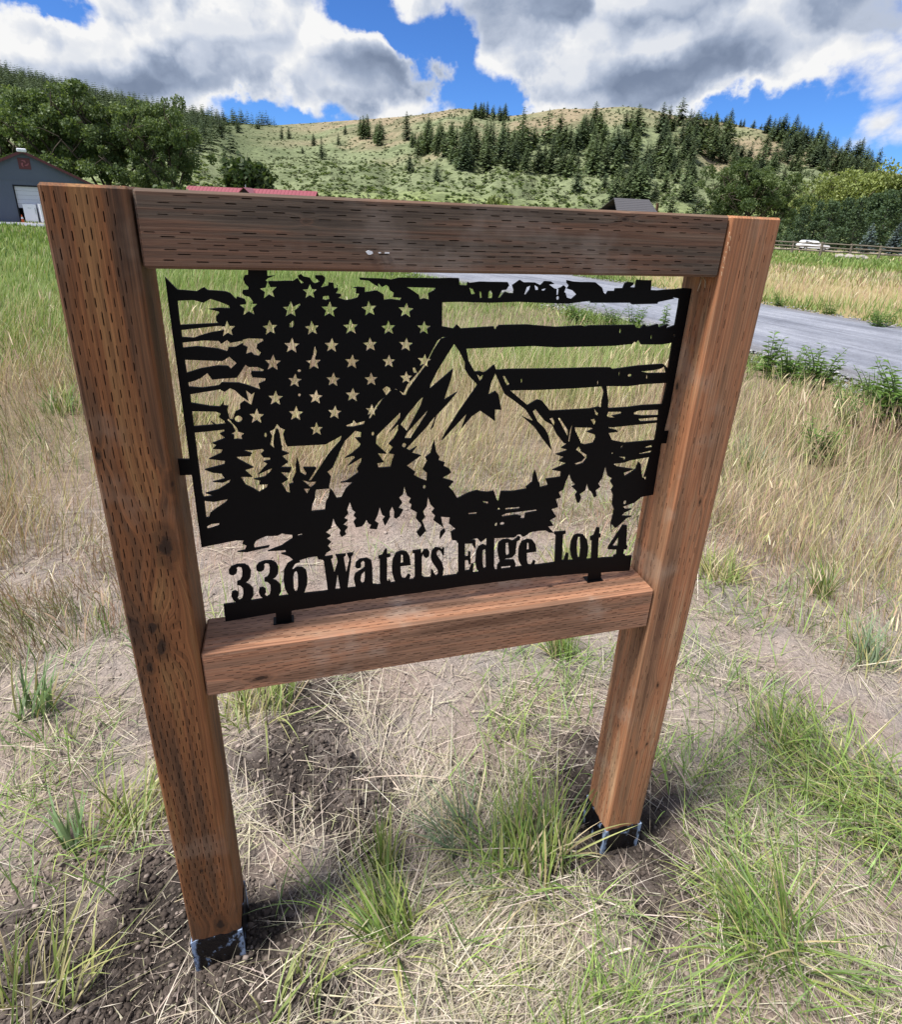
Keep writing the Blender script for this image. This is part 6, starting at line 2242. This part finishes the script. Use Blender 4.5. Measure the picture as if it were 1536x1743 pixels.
# (e) the green clumps one can pick out: base pixel, height m, blades, lean heading, lean, spread, palette, label
CL = [
    (1312, 1618, .32, 150, -.62, .62, .07, 0, 'big green grass clump combed over to the left, right of the right post foot'),
    (668, 1600, .25, 120, -.5, .55, .05, 0, 'green grass clump fanning out in front of the sign, nearest to the middle'),
    (655, 1490, .20, 60, 0.1, .12, .02, 1, 'narrow upright grass tuft left of the middle under the sign'),
    (905, 1470, .27, 150, .25, .50, .09, 0, 'bright green grass clump under the sign beside the right post'),
    (1075, 1500, .0, 0, 0, 0, 0, 0, ''),
    (790, 1440, .22, 70, -.6, .6, .06, 2, 'blue green grass clump behind the bright one under the sign'),
    (955, 1118, .26, 70, .1, .30, .04, 0, 'dark based grass tuft just below the bottom rail near the right post'),
    (440, 1215, .24, 120, .2, .55, .10, 3, 'pale green grass clump under the left end of the bottom rail'),
    (985, 985, .26, 150, .0, .35, .11, 3, 'yellow green grass clump seen through the cut out spruces'),
    (1225, 985, .24, 130, .5, .6, .09, 3, 'pale grass clump right of the right post below the sign'),
    (1400, 1015, .30, 60, .1, .22, .05, 1, 'upright green tuft in the straw right of the sign'),
    (1430, 1330, .25, 210, -.3, .75, .17, 0, 'widest green grass patch at the right, upper part'),
    (1520, 1400, .27, 200, -.9, .75, .14, 0, 'green grass patch at the right picture edge'),
    (1330, 1260, .20, 90, .3, .45, .08, 1, 'darker green tuft left of the wide green patch'),
    (235, 1395, .22, 110, .5, .55, .09, 3, 'yellow green grass clump left of the left post'),
    (60, 1215, .30, 26, .4, .25, .05, 4, 'broad leaved green shoots at the left picture edge'),
    (135, 1445, .18, 18, -.6, .35, .03, 4, 'small broad bladed green plant left of the left post foot'),
    (255, 1120, .22, 22, -.3, .35, .03, 4, 'thin green plant beside the left post at rail height'),
    (70, 1700, .24, 55, .3, .35, .08, 3, 'pale green grass clump in the lower left corner'),
    (500, 1728, .16, 26, .5, .6, .07, 3, 'yellow green grass clump at the bottom edge beside the left post'),
    (1480, 1130, .24, 60, .6, .5, .06, 2, 'grey green tuft in the straw at the right'),
    (880, 600, .34, 160, .3, .4, .22, 0, 'tall green grass clump behind the steel mountain peak'),
    (350, 720, .34, 90, .0, .3, .15, 1, 'green tuft in dry grass behind the left edge of the panel'),
    (110, 700, .32, 90, .2, .3, .14, 1, 'green tuft in the dry grass left of the left post'),
    (1275, 800, .34, 60, .1, .25, .05, 2, 'grey green tuft beside the right post in the dry grass'),
]
G2 = np.array([(.19, .28, .065), (.26, .345, .085), (.14, .225, .05), (.35, .39, .12), (.20, .27, .11)])
PALS = {0: G2, 1: G2 * .8, 2: np.array([(.16, .22, .13), (.21, .275, .165), (.13, .18, .095)]), 3: np.array([(.30, .33, .11), (.22, .28, .08), (.40, .37, .17), (.17, .23, .06)]), 4: np.array([(.15, .23, .095), (.19, .28, .13), (.13, .19, .075)])}
for (u, v, h, nb, hd, lean, spr, pl_, lab) in CL:
    if not nb:
        continue
    dd = ray(u, v)
    q = CAM + dd * (-CAM[2] / dd[2])
    for _ in range(4):
        gz0 = float(gz_(np.array([q[0]]), np.array([q[1]]))[0][0])
        q = CAM + dd * ((gz0 - CAM[2]) / dd[2])
    nb = int(nb * 1.25)
    a = rng.uniform(0, 6.28, nb)
    rr = spr * np.sqrt(rng.uniform(0, 1, nb))
    bx_, by_ = rr * np.cos(a), rr * np.sin(a) * .8
    zz = gz_(bx_ + q[0], by_ + q[1])[0] - gz0
    az = np.where(rng.uniform(0, 1, nb) < .62, hd + rng.normal(0, .45, nb), np.arctan2(bx_, by_) + rng.normal(0, .5, nb))
    c = pick(PALS[pl_], nb, .18)
    dryb = (rng.uniform(0, 1, nb) < .20)[:, None]
    c = np.where(dryb, pick(STRAW, nb) * np.array([1, .98, .72]), c)
    wide = (.0075 if pl_ == 4 else .0040) * (1.5 if v < 900 else 1)
    s1_ = Sward()
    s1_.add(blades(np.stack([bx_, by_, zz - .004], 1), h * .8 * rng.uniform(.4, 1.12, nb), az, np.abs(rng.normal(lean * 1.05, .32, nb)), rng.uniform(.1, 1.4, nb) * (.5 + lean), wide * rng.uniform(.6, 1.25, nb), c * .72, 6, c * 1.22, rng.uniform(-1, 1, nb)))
    o = s1_.build('grass_clump', M_GRASS)
    o.location = (q[0], q[1], gz0)
    tag(o, lab, 'grass clump', 'grass clumps round the sign')

# (f) leafy weeds at the lane edge
def weed(u, v, h, stems, lab, seed, wide=1.0):
    r = np.random.default_rng(seed)
    dd = ray(u, v)
    q = CAM + dd * (-CAM[2] / dd[2])
    gz0 = float(gz_(np.array([q[0]]), np.array([q[1]]))[0][0])
    t = empty('roadside_weed', (q[0], q[1], gz0))
    st = MB()
    Q, C = [], []
    for k in range(stems):
        a = r.uniform(0, 6.28)
        hh = h * r.uniform(.55, 1.0)
        ln_ = wide * r.uniform(.1, .45)
        pts = [np.array([math.cos(a) * .08 * wide, math.sin(a) * .08 * wide, 0]) * r.uniform(0, 1)]
        for s_ in range(1, 5):
            f = s_ / 4
            pts.append(pts[0] + np.array([math.cos(a) * ln_ * hh * f * f, math.sin(a) * ln_ * hh * f * f, hh * f]))
        st.tube(pts, [.006, .005, .004, .003, .001], 5)
        nl = int(26 * hh / .5)
        for j in range(nl):
            f = .12 + .88 * j / nl
            i_ = min(int(f * 4), 3)
            pp = pts[i_] + (pts[i_ + 1] - pts[i_]) * (f * 4 - i_)
            b_ = j * 2.4 + r.uniform(-.4, .4)
            dl = np.array([math.cos(b_), math.sin(b_), r.uniform(.1, .7)])
            dl /= np.linalg.norm(dl)
            L = (.15 - .09 * f) * r.uniform(.7, 1.2) * h / .5
            sdv = np.cross(dl, [0, 0, 1.0])
            sdv /= np.linalg.norm(sdv)
            tip = pp + dl * L + np.array([0, 0, -L * .25])
            md = pp + dl * L * .5
            Q.append([pp, md + sdv * L * .15, tip, md - sdv * L * .15])
            cc = np.array([.085, .155, .042]) * r.uniform(.7, 1.5)
            C.append(cc + np.array([.03, .04, .0]) * f)
    V, F = quads_to_tris(np.array(Q))
    link('leaves', tri_mesh('leaves', V, F, np.repeat(np.array(C), 4, 0)), M_GRASS, t)
    st.build('stem', M_WSTEM, t)
    return tag(t, lab, 'weed', 'leafy weeds along the lane')


M_WSTEM = plain('green_stem', (.09, .14, .04), .7)
for i, (u, v, h, n_, lab, w_) in enumerate([
        (1385, 668, .46, 16, 'tall dark green weed at the lane edge right of the right post', 1.2), (1345, 650, .40, 12, 'leafy weed left of the tallest one at the lane edge', 1.0), (1308, 640, .55, 4, 'single thin weed stalk against the lane beside the right post', .5),
        (1525, 735, .52, 18, 'big dark green weed at the right picture edge by the lane', 1.2), (1490, 690, .36, 12, 'low weed at the lane edge near the right picture edge', 1.3), (1440, 720, .34, 14, 'green weed in the dry grass below the lane edge', 1.3),
        (1080, 550, .40, 10, 'weed in front of the lane behind the upper stripe of the panel', .9), (1040, 545, .36, 12, 'bushy weed at the near lane edge seen between two stripes', 1.3), (985, 545, .40, 12, 'green weed left of the lane between two steel stripes', 1.4),
        (1390, 790, .30, 10, 'grey green weed standing in the pinkish dry grass', 1.0), (1130, 560, .44, 5, 'thin tall weed by the lane next to the panel right bar', .6)]):
    weed(u, v, h, n_, lab, 700 + i, w_)
for i, (u, v, h, lab) in enumerate([(1420, 520, .35, 'dark weed at the far lane edge right of the post'), (1500, 542, .45, 'leafy weed at the far lane edge near the picture edge'), (1330, 505, .35, 'dark weed at the far lane edge beside the right post')]):
    weed(u, v, h, 10, lab, 760 + i, 1.5)
